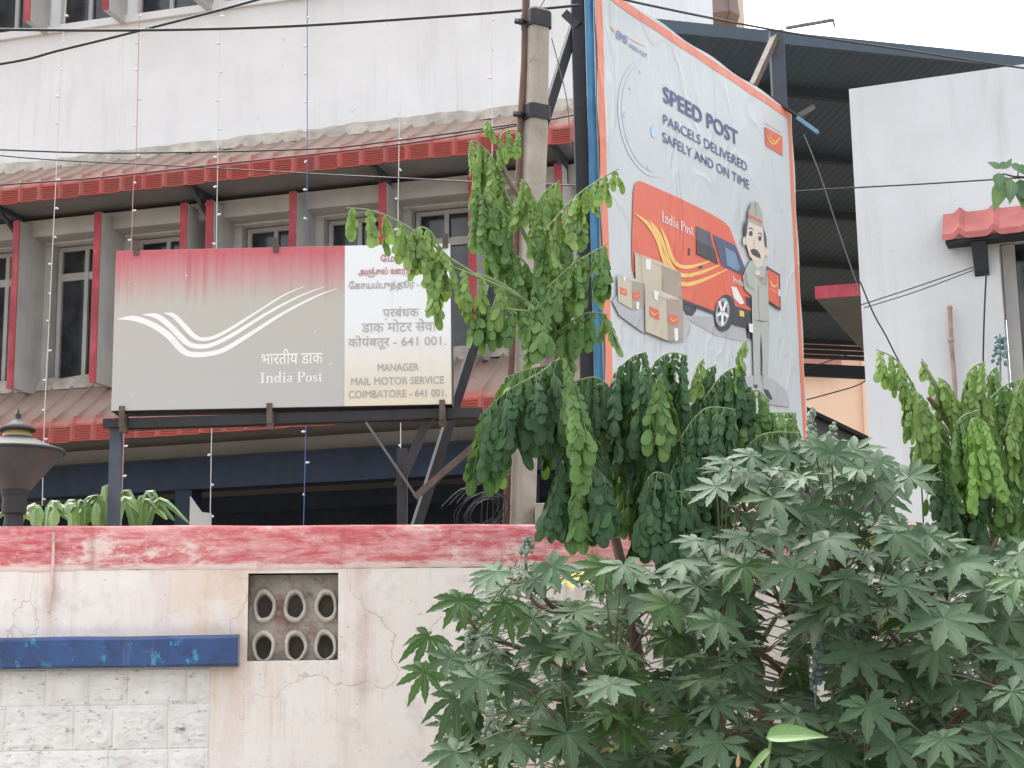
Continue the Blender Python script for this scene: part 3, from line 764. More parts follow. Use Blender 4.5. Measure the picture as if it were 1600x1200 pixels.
# ------------------------------------------------------------------ lettering helpers
FONT_CACHE = {}
def text_mesh(body, bold=0.0):
    k = (body, bold)
    if k in FONT_CACHE: return FONT_CACHE[k]
    c = bpy.data.curves.new('lettering', 'FONT'); c.body = body; c.offset = bold; c.resolution_u = 3
    o = bpy.data.objects.new('lettering', c); COL.objects.link(o)
    dg = bpy.context.evaluated_depsgraph_get(); dg.update(); me = o.evaluated_get(dg).to_mesh()
    r = ([tuple(v.co)[:2] for v in me.vertices], [tuple(p.vertices) for p in me.polygons])
    bpy.data.objects.remove(o); bpy.data.curves.remove(c); FONT_CACHE[k] = r
    return r
def text_pieces(body, rib=.03):
    """outlines that overlap inside a letter are filled one by one"""
    c = bpy.data.curves.new('lettering', 'FONT'); c.body = body; c.resolution_u = 3
    o = bpy.data.objects.new('lettering', c); COL.objects.link(o)
    dg = bpy.context.evaluated_depsgraph_get(); dg.update(); cu = o.evaluated_get(dg).to_curve(dg)
    loops = []
    for sp in cu.splines:
        pts = []
        if sp.type == 'BEZIER':
            b = sp.bezier_points; n = len(b)
            for i in range(n):
                p0, p1, p2, p3 = b[i].co, b[i].handle_right, b[(i + 1) % n].handle_left, b[(i + 1) % n].co
                for k in range(4):
                    t = k / 4; q = p0 * (1 - t) ** 3 + p1 * 3 * t * (1 - t) ** 2 + p2 * 3 * t * t * (1 - t) + p3 * t ** 3
                    if not pts or (Vector((q.x, q.y)) - Vector(pts[-1])).length > 1e-4: pts.append((q.x, q.y))
        else: pts = [(q.co[0], q.co[1]) for q in sp.points]
        if len(pts) > 2: loops.append(pts)
    bpy.data.objects.remove(o); bpy.data.curves.remove(c)
    area = lambda p: sum(p[i - 1][0] * p[i][1] - p[i][0] * p[i - 1][1] for i in range(len(p))) / 2
    big = max(loops, key=lambda p: abs(area(p))); sgn = 1 if area(big) > 0 else -1
    outs = [[l] for l in loops if area(l) * sgn > 0]
    for h in (l for l in loops if area(l) * sgn <= 0):
        cand = [q for q in outs if inside(h[0], q[0])]
        if cand: min(cand, key=lambda q: abs(area(q[0]))).append(h)
    vs = []; fs = []
    for q in outs:
        tris = tess([[Vector((x, y, 0)) for x, y in l] for l in q]); b = len(vs)
        for l in q: vs.extend(l)
        fs += [tuple(b + i for i in t) for t in tris]
    if rib:      # heavier strokes: a thin line along every outline
        for l in loops:
            n = len(l); b = len(vs)
            for i in range(n):
                a, c_ = l[i - 1], l[(i + 1) % n]; dx, dy = c_[0] - a[0], c_[1] - a[1]; ln = math.hypot(dx, dy) or 1
                nx, ny = -dy / ln * rib / 2, dx / ln * rib / 2; vs += [(l[i][0] + nx, l[i][1] + ny, 1), (l[i][0] - nx, l[i][1] - ny, 1)]
            for i in range(n):
                j = (i + 1) % n; fs.append((b + 2 * i, b + 2 * i + 1, b + 2 * j + 1, b + 2 * j))
    return vs, fs
def inside(pt, poly):
    x, y = pt; r = False; j = len(poly) - 1
    for i in range(len(poly)):
        xi, yi = poly[i]; xj, yj = poly[j]
        if (yi > y) != (yj > y) and x < (xj - xi) * (y - yi) / (yj - yi) + xi: r = not r
        j = i
    return r
def put_text(mb, plane, body, u0_, u1_, z0_, z1_, off, m=0, bold=0.0, slant=0.0, geo=None, bbox=None):
    """fit lettering into a rectangle on the plane"""
    vs, fs = geo or text_mesh(body, bold)
    if bbox: x0, x1, y0, y1 = bbox
    else:
        x0, x1 = min(v[0] for v in vs), max(v[0] for v in vs); y0, y1 = min(v[1] for v in vs), max(v[1] for v in vs)
    b = len(mb.v)
    for x, y, *lift in vs:
        fx = (x - x0) / (x1 - x0); fy = (y - y0) / (y1 - y0)
        mb.v.append(plane.pt(u0_ + (u1_ - u0_) * fx + slant * fy * (z1_ - z0_), z0_ + (z1_ - z0_) * fy, off + (.0003 if lift else 0)))
    for f in fs: mb.f.append(tuple(b + i for i in f)); mb.m.append(m)
def ribbon2(pts, ws):
    """flat ribbon polygon around a polyline; pts 2-D, ws full widths"""
    n = len(pts); L_ = []; R2 = []
    for i in range(n):
        a = pts[max(i - 1, 0)]; b = pts[min(i + 1, n - 1)]; dx, dy = b[0] - a[0], b[1] - a[1]; l = math.hypot(dx, dy) or 1
        nx, ny = -dy / l, dx / l; h = ws[i] / 2
        L_.append((pts[i][0] + nx * h, pts[i][1] + ny * h)); R2.append((pts[i][0] - nx * h, pts[i][1] - ny * h))
    return L_, R2
def serif_text():
    """'India Post' in a bookish serif, built from strokes; unit = cap height"""
    vs = []; fs = []
    def add(poly):
        b = len(vs); vs.extend(poly); fs.append(tuple(range(b, b + len(poly))))
    def rect(x0, y0, x1, y1): add([(x0, y0), (x1, y0), (x1, y1), (x0, y1)])
    def rib(pts, ws):
        a, b = ribbon2(pts, ws)
        for i in range(len(pts) - 1): add([a[i], b[i], b[i + 1], a[i + 1]])
    def ring(cx, cy, rx_, ry, thin, thick, t0=0, t1=360):
        n = 20; pts = []; ws = []
        for i in range(n + 1):
            t = R_(t0 + (t1 - t0) * i / n); pts.append((cx + rx_ * math.cos(t), cy + ry * math.sin(t))); ws.append(thin + (thick - thin) * abs(math.cos(t)))
        rib(pts, ws)
    X = .66; st = .13; x = 0
    def ser(cx, y, w=.30): rect(cx - w / 2, y - .02, cx + w / 2, y + .035)
    # I
    rect(.10, 0, .25, 1); ser(.175, .0, .36); ser(.175, .965, .36); x = .46
    # n
    rect(x + .05, 0, x + .05 + st, X); ser(x + .11, 0); rect(x, X - .05, x + .08, X); rib([(x + .15, .5), (x + .26, .63), (x + .38, .62), (x + .44, .48), (x + .44, 0)], [.05, .09, .11, st, st]); ser(x + .44, 0); x += .66
    # d
    ring(x + .22, .32, .17, .29, .06, .13); rect(x + .36, 0, x + .36 + st, 1.05); rect(x + .29, 1.0, x + .38, 1.05); rect(x + .49, -.02, x + .56, .035); x += .64
    # i
    rect(x + .06, 0, x + .06 + st, X); ser(x + .125, 0); rect(x, X - .05, x + .08, X); ring(x + .125, .88, .04, .04, .08, .08); x += .32
    # a
    rib([(x + .06, .50), (x + .14, .62), (x + .26, .63), (x + .34, .52), (x + .34, 0)], [.07, .07, .09, st, st]); ring(x + .19, .19, .12, .15, .06, .11); rect(x + .38, -.02, x + .46, .05); x += .56 + .26
    # P
    rect(x + .08, 0, x + .23, 1); ser(x + .155, 0, .36); rect(x, .945, x + .3, 1); rib([(x + .23, .965), (x + .42, .95), (x + .52, .86), (x + .54, .73), (x + .48, .58), (x + .36, .51), (x + .23, .50)], [.06, .08, .13, .15, .13, .08, .06]); x += .66
    # o
    ring(x + .24, .32, .18, .29, .06, .13); x += .53
    # s
    rib([(x + .33, .48), (x + .30, .60), (x + .19, .63), (x + .09, .56), (x + .11, .43), (x + .22, .34), (x + .34, .24), (x + .32, .08), (x + .2, .01), (x + .09, .05), (x + .05, .18)], [.05, .06, .07, .1, .12, .13, .12, .1, .07, .06, .05]); x += .44
    # t
    rib([(x + .15, .88), (x + .15, .14), (x + .22, .02), (x + .34, .08)], [.08, .13, .1, .05]); rect(x + .03, X - .05, x + .33, X)
    return (vs, fs), (0, x + .36, 0, 1)
SERIF, SERIF_BB = serif_text()

# ------------------------------------------------------------------ signboard on its steel frame, behind the wall
YS = 8.15
_l = P(177, 512, YS); _r = P(705, 509, YS - .04)
SG = Plane(Vector((_l.x, _l.y, 0)), math.atan2(-(_r.y - _l.y), _r.x - _l.x))
su = lambda x, y=512, v=0: SG.uz(x, y, v)[0]
sz_ = lambda y, x=430, v=0: SG.uz(x, y, v)[1]
sign = thing('signboard', 'faded grey and white office nameboard with swoosh emblem on steel frame', 'signboard', SG.pt(su(440), 0))
a, b, zlo, zhi = su(177), su(705.5), sz_(638), sz_(385.5); mid = su(538)
m = MB(); m.box(SG.pt(a, zlo, -.16), SG.u * (b - a), SG.n * .156, Vector((0, 0, zhi - zlo))); m.build('box', MAT['black_metal'], sign, bevel=.006)
m = MB(); m.box(SG.pt(a + .003, zlo + .004, -.003), SG.u * (mid - a - .003), SG.n * .006, Vector((0, 0, zhi - zlo - .008))); m.build('grey_panel', mat_sign_grey(zlo, zhi), sign)
m = MB(); m.box(SG.pt(mid + .001, zlo + .004, -.003), SG.u * (b - mid - .004), SG.n * .0055, Vector((0, 0, zhi - zlo - .008))); m.build('white_panel', mat_sign_white(zlo, zhi), sign)
MAT['letter_white'] = M('letter_white', (.80, .80, .78), .5, .06, 6)
MAT['letter_grey'] = M('letter_grey', (.41, .40, .37), .6, .12, 20)
MAT['letter_red'] = M('letter_red', (.47, .25, .22), .6, .15, 20)
def c5(x, y): return (x / 3, 320 + y / 3)
sw = [
    [(550, 536, 2), (625, 532, 25), (700, 556, 28), (760, 590, 30), (800, 622, 32), (840, 668, 31), (880, 697, 27), (935, 703, 25), (1000, 695, 23), (1065, 672, 22), (1175, 605, 19), (1325, 510, 14), (1475, 432, 9), (1580, 392, 2)],
    [(668, 515, 3), (735, 522, 24), (795, 566, 27), (850, 622, 27), (890, 655, 24), (940, 664, 22), (1000, 654, 20), (1100, 604, 18), (1250, 510, 13), (1400, 430, 8), (1520, 384, 2)],
    [(768, 508, 3), (812, 518, 20), (862, 566, 24), (900, 607, 23), (940, 629, 19), (1000, 622, 17), (1080, 582, 15), (1200, 505, 10), (1330, 424, 7), (1428, 381, 2)]]
m = MB()
for s in sw:
    q = catmull(s, 6); A_, B_ = ribbon2([c5(x, y) for x, y, _ in q], [w_ / 3 for _, _, w_ in q])
    m.grid([[SG.on(*A_[i], .0042), SG.on(*B_[i], .0042)] for i in range(len(q))])
m.build('emblem', MAT['letter_white'], sign)
m = MB()
put_text(m, SG, 'भारतीय डाक', su(409), su(505), sz_(570), sz_(546), .0042, 0, .008)
m.build('lettering', MAT['letter_white'], sign); m = MB()
put_text(m, SG, '', su(408), su(505), sz_(598), sz_(582), .0042, geo=SERIF, bbox=SERIF_BB)
m.build('lettering', MAT['letter_white'], sign)
def cen(body, x0, x1, y1, y0, k=0, bold=.012, extra=None, tamil=False):
    m = MB(); put_text(m, SG, body, su(x0), su(x1), sz_(y0), sz_(y1), .0042, 0, bold, geo=text_pieces(body, .05) if tamil else text_pieces(body, .03) if body[0] in 'MC' else None)
    if extra: m.poly(extra)
    m.build('lettering', MAT['letter_red' if k else 'letter_grey'], sign)
cen('\u0bc7ம\u0bb2\u0bbeளர்', 595, 668, 401, 416, 1, tamil=True)
cen('அஞ்சல் ஊர்தி \u0bc7ச\u0bc8வ', 560, 692, 421, 437, 1, tamil=True)
cen('\u0bc7க\u0bbeயம்புத்தூர் - 641 001', 545, 697, 442, 459, 0, tamil=True)
q = [(604.5, 497.5), (601, 500.2)]; A_, B_ = ribbon2(q, [1.6, 1.2])      # the r-stroke under the first letter
cen('परबंधक', 598, 655, 483, 500, 0, .012, [SG.on(*p, .0042) for p in (A_[0], B_[0], B_[1], A_[1])])
cen('डाक मोटर सेवा', 565, 682, 503, 523)
cen('कोयंबतूर - 641 001.', 544, 697, 527, 550)
cen('MANAGER', 590, 654, 572, 584, 0, .014); cen('MAIL MOTOR SERVICE', 549, 693, 593, 605, 0, .014); cen('COIMBATORE - 641 001.', 545, 697, 613, 625, 0, .014)
# clamps
for px, top in ((210, 1), (430, 1), (697, 1), (195, 0), (423, 0), (690, 0)):
    u = su(px); m = MB(); t = .028
    if top:
        m.box(SG.pt(u - t / 2, zhi - .03, .007), SG.u * t, SG.n * .006, Vector((0, 0, .075))); m.box(SG.pt(u - t / 2, zhi + .006, -.15), SG.u * t, SG.n * .155, Vector((0, 0, .006)))
    else:
        m.box(SG.pt(u - t / 2, zlo - .075, .007), SG.u * t, SG.n * .006, Vector((0, 0, .10))); m.box(SG.pt(u - t * .6, zlo - .10, -.06), SG.u * t * 1.2, SG.n * .05, Vector((0, 0, .09)))
    m.build('clamp', MAT['rust_steel'], sign)
zrail = sz_(657, 430, -.05)
m = MB(); m.bar(SG.pt(su(163), zrail, -.05), SG.pt(su(752), zrail + .02, -.05), .045, .045); m.bar(SG.pt(su(170), zrail, -.14), SG.pt(su(752), zrail + .02, -.14), .04, .04); m.build('rail', MAT['black_metal'], sign)
m = MB(); q = SG.on(178, 740, -.05); m.box(Vector((q.x - .027, q.y, 0)), (.054, 0, 0), (0, .05, 0), (0, 0, zrail - .02)); m.build('post', MAT['slate_metal'], sign)
m = MB(); q = SG.on(628, 760, -.06); m.box(Vector((q.x - .025, q.y, 0)), (.05, 0, 0), (0, .05, 0), (0, 0, SG.on(630, 700, -.06).z)); m.build('post', MAT['black_metal'], sign)
m = MB(); m.bar(SG.on(572, 660, -.03), SG.on(650, 775, -.03), .02, .012); m.build('brace', MAT['steel'], sign)
m = MB(); m.bar(SG.on(648, 777, -.04), SG.on(765, 676, -.04), .035, .03); m.build('brace', MAT['rust_steel'], sign)
m = MB(); m.bar(SG.on(672, 650, -.08), SG.on(622, 760, -.08), .05, .04); m.build('brace', MAT['black_metal'], sign)

# ------------------------------------------------------------------ speed post hoarding
BY = math.pi / 2 - .590                       # hoarding runs away from the street: u = (sin.59, cos.59)
_o = P(940, 300, 9.0)
class Board(Plane):
    def __init__(s, o, b):
        s.o = Vector((o.x, o.y, 0)); s.u = Vector((math.sin(b), math.cos(b), 0)); s.n = Vector((math.cos(b), -math.sin(b), 0))
BD = Board(_o, .590)
bu = lambda x, y, v=0: BD.uz(x, y, v)[0]
bz = lambda x, y, v=0: BD.uz(x, y, v)[1]
hb = thing('billboard', 'tall parcel service poster with orange border on steel posts', 'billboard', BD.pt(1.0, 0))
uL, uR = bu(938, 300), bu(1248, 400); zTop = bz(1100, 81.6); zBot = bz(952, 632)
# sheet with a few real ripples along its edge
FLX = mat_flex('printed_vinyl', (.515, .56, .58), .38, .5)
ORG = mat_flex('orange_border', (.70, .19, .10), .4)
NU, NZ = 60, 60
def rip(u, z): return .010 * math.sin(4.2 * u + 1.3 * z + .5) * math.sin(2.1 * z + 1) + .006 * math.sin(9 * z + 2 * u)
m = MB(); rows = []
for j in range(NZ + 1):
    row = []
    for i in range(NU + 1):
        u = uL + (uR - uL) * i / NU; z = zBot + (zTop - zBot) * j / NZ
        eu_ = .008 * math.sin(11 * z + i * .0) * (1 if i in (0, NU) else 0); ez = .008 * math.sin(9 * u + 1) * (1 if j in (0, NZ) else 0)
        row.append(BD.pt(u + eu_, z + ez, 0))
    rows.append(row)
m.grid(rows)
m.grid([[BD.pt(uL, zBot, -.012), BD.pt(uR, zBot, -.012)], [BD.pt(uL, zTop, -.012), BD.pt(uR, zTop, -.012)]])
m.build('poster_sheet', FLX, hb)
bw = .075; m = MB()
def strip(pa, pb, qa, qb, n=24):
    rows = []
    for i in range(n + 1):
        t = i / n; rows.append([BD.pt(pa[0] + (pb[0] - pa[0]) * t, pa[1] + (pb[1] - pa[1]) * t, .002), BD.pt(qa[0] + (qb[0] - qa[0]) * t + .003 * math.sin(t * 23), qa[1] + (qb[1] - qa[1]) * t + .003 * math.sin(t * 31), .002)])
    m.grid(rows)
e = .006
strip((uL + e, zBot + e), (uL + e, zTop - e), (uL + bw, zBot + bw), (uL + bw, zTop - bw)); strip((uR - .02, zBot + e), (uR - .02, zTop - .02), (uR - bw, zBot + bw), (uR - bw, zTop - bw))
strip((uL + e, zTop - .018), (uR - .02, zTop - .018), (uL + bw, zTop - bw), (uR - bw, zTop - bw)); strip((uL + e, zBot + e), (uR - .02, zBot + e), (uL + bw, zBot + bw), (uR - bw, zBot + bw))
m.build('orange_border', ORG, hb)
# print colours
PC = {}
def pc(name, col):
    if name not in PC: PC[name] = mat_flex('print_' + name, col, .42)
    return PC[name]
for nme, c_ in dict(navy=(.065, .075, .22), orange=(.66, .125, .065), yellow=(.80, .50, .14), dark=(.035, .038, .05), glass=(.075, .085, .11), blue_glass=(.14, .25, .38), deep_glass=(.06, .08, .15),
                    white=(.76, .76, .75), shadow=(.40, .415, .44), carton=(.50, .455, .35), carton_side=(.34, .29, .225), carton_top=(.56, .51, .40), olive=(.36, .375, .33), uniform=(.40, .43, .40), uniform_dark=(.29, .315, .29),
                    skin=(.66, .59, .50), red=(.62, .14, .10), pale_blue=(.42, .60, .72), ghost=(.55, .60, .66), hub=(.32, .38, .43), hair=(.05, .05, .055), logo_blue=(.20, .26, .52), logo_orange=(.75, .52, .34)).items(): pc(nme, c_)
def artpart(name, label=None):
    a = MB(); a.cols = []; a.pname = name; return a
def P7(x, y): return (930 + x / 3.157, 280 + y / 3.157)
def P3(x, y): return (900 + x / 3.75, y / 3.75)
def slot(a, col):
    if col not in a.cols: a.cols.append(col)
    return a.cols.index(col)
def ap(a, pts, col, lay, conv=P7):
    q = [BD.on(*conv(*p), .003 + .0016 * lay) for p in pts]
    # face the street
    nrm = Vector((0, 0, 0))
    for i in range(len(q)): nrm += q[i].cross(q[(i + 1) % len(q)])
    if nrm.dot(BD.n) < 0: q.reverse()
    a.poly(q, slot(a, col))
def ell(cx, cy, rx_, ry, rot=0, n=24, t0=0, t1=360):
    r = R_(rot); o = []
    for i in range(n):
        t = R_(t0 + (t1 - t0) * i / n); x, y = rx_ * math.cos(t), ry * math.sin(t); o.append((cx + x * math.cos(r) - y * math.sin(r), cy + x * math.sin(r) + y * math.cos(r)))
    return o
def arib(a, pts, col, lay, conv=P7):
    q = catmull(pts, 5); A_, B_ = ribbon2([(p[0], p[1]) for p in q], [p[2] for p in q])
    for i in range(len(q) - 1): ap(a, [A_[i], B_[i], B_[i + 1], A_[i + 1]], col, lay, conv)
def atext(a, body, L, Rr, T, col, lay, bold=0.0, conv=P3, slant=0.0, geo=None, bbox=None):
    if body: geo = text_pieces(body, bold * 1.3)
    l = conv(*L); r = conv(*Rr); t = conv(*T)
    off = .003 + .0016 * lay
    put_text(a, BD, body, bu(*l), bu(*r), bz(*l), bz(*t), off, slot(a, col), bold, slant, geo, bbox)
def fin_art(a, par=hb): return a.build(a.pname, [PC[c] for c in a.cols], par)
# background marks: ghost clock and dot
a = artpart('clock_outline')
q = ell(440, 690, 185, 345, -8, 60); arib(a, [(*q[i], 9) for i in range(14, 46)], 'ghost', 0, P3)
q = ell(440, 690, 165, 318, -8, 60); arib(a, [(*q[i], 4) for i in range(16, 44)], 'ghost', 0, P3)
for i in range(16, 44, 5):
    t = R_(i * 6); r = R_(-8)
    x1_, y1_, x2_, y2_ = 160 * math.cos(t), 308 * math.sin(t), 142 * math.cos(t), 280 * math.sin(t)
    arib(a, [(440 + x1_, 690 + y1_, 8), (440 + x2_, 690 + y2_, 8)], 'ghost', 0, P3)
fin_art(a); a = artpart('dot'); ap(a, ell(460, 770, 21, 37, 0), 'pale_blue', 0, P3); fin_art(a); a = artpart('dot')
ap(a, ell(285, 668, 8, 14, 0), 'pale_blue', 0, P3)
fin_art(a)
a = artpart('lettering')
atext(a, 'SPEED POST', (510, 597), (948, 838), (510, 502), 'navy', 1, .035); fin_art(a); a = artpart('lettering')
atext(a, 'PARCELS DELIVERED', (510, 726), (1000, 1000), (510, 668), 'navy', 1, .004); fin_art(a); a = artpart('lettering')
atext(a, 'SAFELY AND ON TIME', (505, 830), (1013, 1108), (505, 772), 'navy', 1, .004)
fin_art(a)
a = artpart('lettering')
atext(a, 'EMS', (232, 222), (297, 264), (232, 172), 'logo_blue', 1, .05, slant=.25); fin_art(a); a = artpart('lettering')
atext(a, 'SPEED POST', (308, 276), (415, 328), (308, 252), 'logo_blue', 1, .02); fin_art(a); a = artpart('logo_flourish')
for k in range(3): arib(a, [(200 + 9 * k, 150 + 12 * k, 3), (225, 172 + 6 * k, 6), (250, 160 + 5 * k, 2)], 'logo_orange', 1, P3)
arib(a, [(312, 222, 4), (360, 246, 7), (412, 272, 4)], 'logo_orange', 1, P3)
fin_art(a)
a = artpart('envelope_icon')
ap(a, [(1106, 742), (1209, 800), (1212, 912), (1113, 852)], 'orange', 1, P3)
arib(a, [(1112, 752, 3), (1158, 828, 4), (1206, 806, 3)], 'red', 2, P3)
arib(a, [(1118, 790, 5), (1140, 832, 9), (1165, 842, 9), (1200, 806, 4)], 'yellow', 3, P3); arib(a, [(1128, 782, 3), (1150, 822, 6), (1170, 828, 6), (1196, 800, 3)], 'yellow', 3, P3)
arib(a, [(1100, 716, 3), (1150, 742, 5), (1206, 776, 3)], 'logo_orange', 1, P3)
fin_art(a)
a = artpart('van_picture')
ap(a, [(430, 665), (560, 678), (700, 715), (790, 760), (790, 800), (720, 800), (600, 772), (490, 712)], 'shadow', 0)
ap(a, [(432, 596), (500, 620), (498, 650), (480, 675), (440, 668)], 'dark', 1)
ap(a, [(742, 730), (780, 740), (780, 798), (748, 782)], 'dark', 1)
body = [(215, 8), (245, 18), (330, 55), (430, 100), (560, 165), (640, 212), (664, 240), (690, 310), (740, 440), (738, 480), (768, 545), (776, 650), (660, 640), (600, 668), (430, 602), (330, 600), (196, 474), (184, 440), (181, 300), (189, 60), (197, 22)]
ap(a, body, 'orange', 2)
ap(a, [(430, 590), (598, 655), (600, 672), (430, 608)], 'dark', 3)
ap(a, [(650, 612), (776, 652), (780, 742), (690, 722), (655, 700)], 'dark', 3)
ap(a, [(738, 578), (775, 590), (777, 640), (748, 622)], 'dark', 3)
ap(a, ell(640, 660, 50, 92, 8), 'dark', 4); ap(a, ell(628, 656, 34, 72, 6), 'hub', 5)
for k in range(5):
    t = R_(72 * k + 20); arib(a, [(628 + 4 * math.cos(t), 656 + 8 * math.sin(t), 11), (628 + 31 * math.cos(t), 656 + 66 * math.sin(t), 13)], 'white', 6)
for k in range(5):
    t = R_(72 * k + 56); ap(a, ell(628 + 19 * math.cos(t), 656 + 40 * math.sin(t), 6, 15, 0, 8), 'dark', 6)
ap(a, [(498, 230), (565, 262), (606, 420), (500, 370)], 'glass', 4)
ap(a, [(500, 300), (590, 345), (606, 418), (500, 368)], 'dark', 5)
ap(a, [(580, 272), (690, 325), (740, 440), (726, 473), (626, 427)], 'deep_glass', 4)
ap(a, [(640, 335), (690, 362), (716, 430), (705, 455), (650, 425)], 'blue_glass', 5)
ap(a, [(670, 528), (698, 534), (736, 612), (716, 618), (684, 586)], 'white', 4); ap(a, [(712, 645), (735, 652), (735, 680), (712, 674)], 'yellow', 4)
arib(a, [(322, 235, 3), (350, 300, 16), (378, 385, 18), (415, 428, 18), (480, 430, 17), (565, 404, 6)], 'yellow', 4)
arib(a, [(265, 198, 3), (315, 270, 18), (350, 370, 20), (385, 445, 20), (440, 475, 19), (520, 460, 17), (612, 424, 6)], 'yellow', 4)
arib(a, [(194, 168, 3), (262, 222, 20), (312, 305, 22), (345, 410, 22), (395, 490, 22), (440, 518, 21), (520, 502, 18), (652, 444, 5)], 'yellow', 4)
ap(a, [(460, 338), (468, 342), (468, 378), (460, 374)], 'dark', 4); ap(a, [(510, 428), (528, 424), (530, 438), (512, 440)], 'dark', 5)
atext(a, '', (322, 208), (478, 277), (322, 158), 'white', 4, conv=P7, geo=SERIF, bbox=SERIF_BB)
atext(a, 'India', (674, 508), (728, 530), (674, 478), 'white', 4, .02, conv=P7)
fin_art(a)
a = artpart('parcel_picture')
ap(a, [(84, 600), (110, 570), (250, 600), (430, 640), (465, 700), (470, 750), (440, 800), (380, 806), (230, 752), (120, 672)], 'shadow', 5)
ap(a, [(195, 360), (330, 412), (332, 562), (240, 540), (240, 515), (200, 500)], 'carton', 6); ap(a, [(326, 410), (422, 462), (430, 602), (330, 585)], 'carton_side', 6)
ap(a, [(195, 360), (326, 410), (422, 462), (300, 415)], 'carton_top', 7); ap(a, [(248, 390), (275, 400), (272, 450), (250, 440)], 'white', 7)
ap(a, [(110, 470), (182, 500), (182, 642), (113, 602)], 'carton', 8); ap(a, [(180, 500), (245, 515), (245, 622), (182, 642)], 'carton_side', 8); ap(a, [(110, 470), (170, 478), (245, 515), (180, 502)], 'carton_top', 9)
ap(a, [(122, 530), (157, 545), (157, 577), (124, 563)], 'orange', 9); ap(a, [(186, 560), (221, 555), (221, 592), (187, 595)], 'orange', 9); ap(a, [(203, 606), (217, 605), (217, 638), (203, 642)], 'white', 9); ap(a, [(140, 480), (152, 482), (148, 505), (138, 503)], 'white', 10)
ap(a, [(246, 540), (352, 592), (358, 797), (248, 750)], 'carton', 10); ap(a, [(350, 590), (432, 600), (436, 790), (358, 797)], 'carton_side', 10); ap(a, [(246, 540), (330, 552), (432, 600), (352, 594)], 'carton_top', 11)
ap(a, [(268, 626), (315, 648), (318, 697), (270, 676)], 'orange', 11); ap(a, [(361, 667), (409, 672), (410, 716), (363, 713)], 'orange', 11); ap(a, [(389, 735), (408, 735), (410, 795), (393, 797)], 'white', 11); ap(a, [(290, 545), (313, 556), (308, 600), (290, 590)], 'white', 12)
for c0 in ((139, 552), (203, 573)): arib(a, [(c0[0] - 10, c0[1] - 3, 2), (c0[0], c0[1] + 6, 4), (c0[0] + 12, c0[1] - 2, 2)], 'yellow', 10)
for c0 in ((292, 660), (385, 692)): arib(a, [(c0[0] - 16, c0[1] - 8, 3), (c0[0], c0[1] + 8, 6), (c0[0] + 18, c0[1] - 4, 3)], 'yellow', 12)
fin_art(a)
a = artpart('postman_picture')
ap(a, [(735, 975), (800, 965), (880, 985), (945, 1045), (962, 1125), (860, 1110), (760, 1050)], 'shadow', 5)
ap(a, [(774, 690), (820, 705), (804, 1018), (784, 1016)], 'uniform', 6); ap(a, [(814, 705), (860, 700), (851, 1042), (831, 1036)], 'uniform', 6); arib(a, [(818, 760, 2), (826, 900, 3), (822, 1000, 2)], 'uniform_dark', 7)
ap(a, [(831, 1035), (854, 1040), (876, 1082), (868, 1090), (846, 1070)], 'dark', 7); ap(a, [(784, 1012), (803, 1016), (798, 1032), (784, 1026)], 'dark', 7)
ap(a, [(845, 428), (912, 470), (916, 650), (850, 604)], 'dark', 6); ap(a, [(851, 442), (907, 476), (911, 636), (856, 598)], 'orange', 7); arib(a, [(862, 500, 3), (878, 528, 8), (900, 522, 3)], 'logo_orange', 8); arib(a, [(862, 540, 3), (900, 562, 3)], 'logo_orange', 8)
ap(a, [(768, 398), (800, 432), (840, 430), (852, 480), (858, 702), (774, 692), (772, 575), (738, 545), (728, 480), (748, 430)], 'uniform', 7)
arib(a, [(742, 460, 10), (752, 520, 12), (785, 545, 9)], 'uniform_dark', 8); arib(a, [(848, 450, 8), (838, 520, 12), (800, 470, 10)], 'uniform_dark', 8)
ap(a, ell(800, 462, 14, 12, 30, 12), 'skin', 9); ap(a, ell(908, 560, 8, 20, 0, 12), 'skin', 9); ap(a, [(820, 480), (832, 484), (832, 496), (820, 492)], 'red', 9)
arib(a, [(805, 520, 2), (806, 600, 3), (812, 700, 2)], 'uniform_dark', 8)
ap(a, [(770, 385), (835, 380), (825, 425), (800, 438), (782, 420)], 'skin', 8)
ap(a, [(748, 205), (830, 232), (846, 320), (842, 372), (818, 412), (796, 412), (762, 380), (742, 310)], 'skin', 9)
ap(a, ell(737, 305, 9, 22, 0, 12), 'skin', 8); ap(a, ell(850, 362, 8, 20, 0, 12), 'skin', 8)
ap(a, [(742, 205), (754, 208), (748, 270), (742, 285), (735, 262)], 'hair', 10); ap(a, [(829, 232), (845, 290), (846, 345), (836, 325)], 'hair', 10)
ap(a, ell(768, 268, 9, 13, 0, 12), 'hair', 10); ap(a, ell(813, 292, 8, 13, 0, 12), 'hair', 10)
arib(a, [(758, 246, 3), (768, 240, 5), (780, 250, 3)], 'hair', 10); arib(a, [(803, 268, 3), (814, 266, 5), (824, 278, 3)], 'hair', 10)
arib(a, [(790, 290, 3), (784, 325, 6), (796, 332, 4)], 'carton_top', 10)
ap(a, [(766, 350), (782, 342), (800, 350), (814, 372), (818, 392), (796, 382), (776, 372)], 'hair', 10)
ap(a, [(752, 205), (757, 155), (770, 122), (788, 108), (806, 118), (824, 165), (830, 240), (790, 222)], 'olive', 10); ap(a, [(757, 172), (825, 204), (827, 219), (756, 186)], 'red', 11); arib(a, [(790, 110, 2), (794, 150, 3), (796, 180, 2)], 'uniform_dark', 11)
ap(a, [(757, 712), (778, 714), (780, 760), (760, 752)], 'white', 8)
fin_art(a)
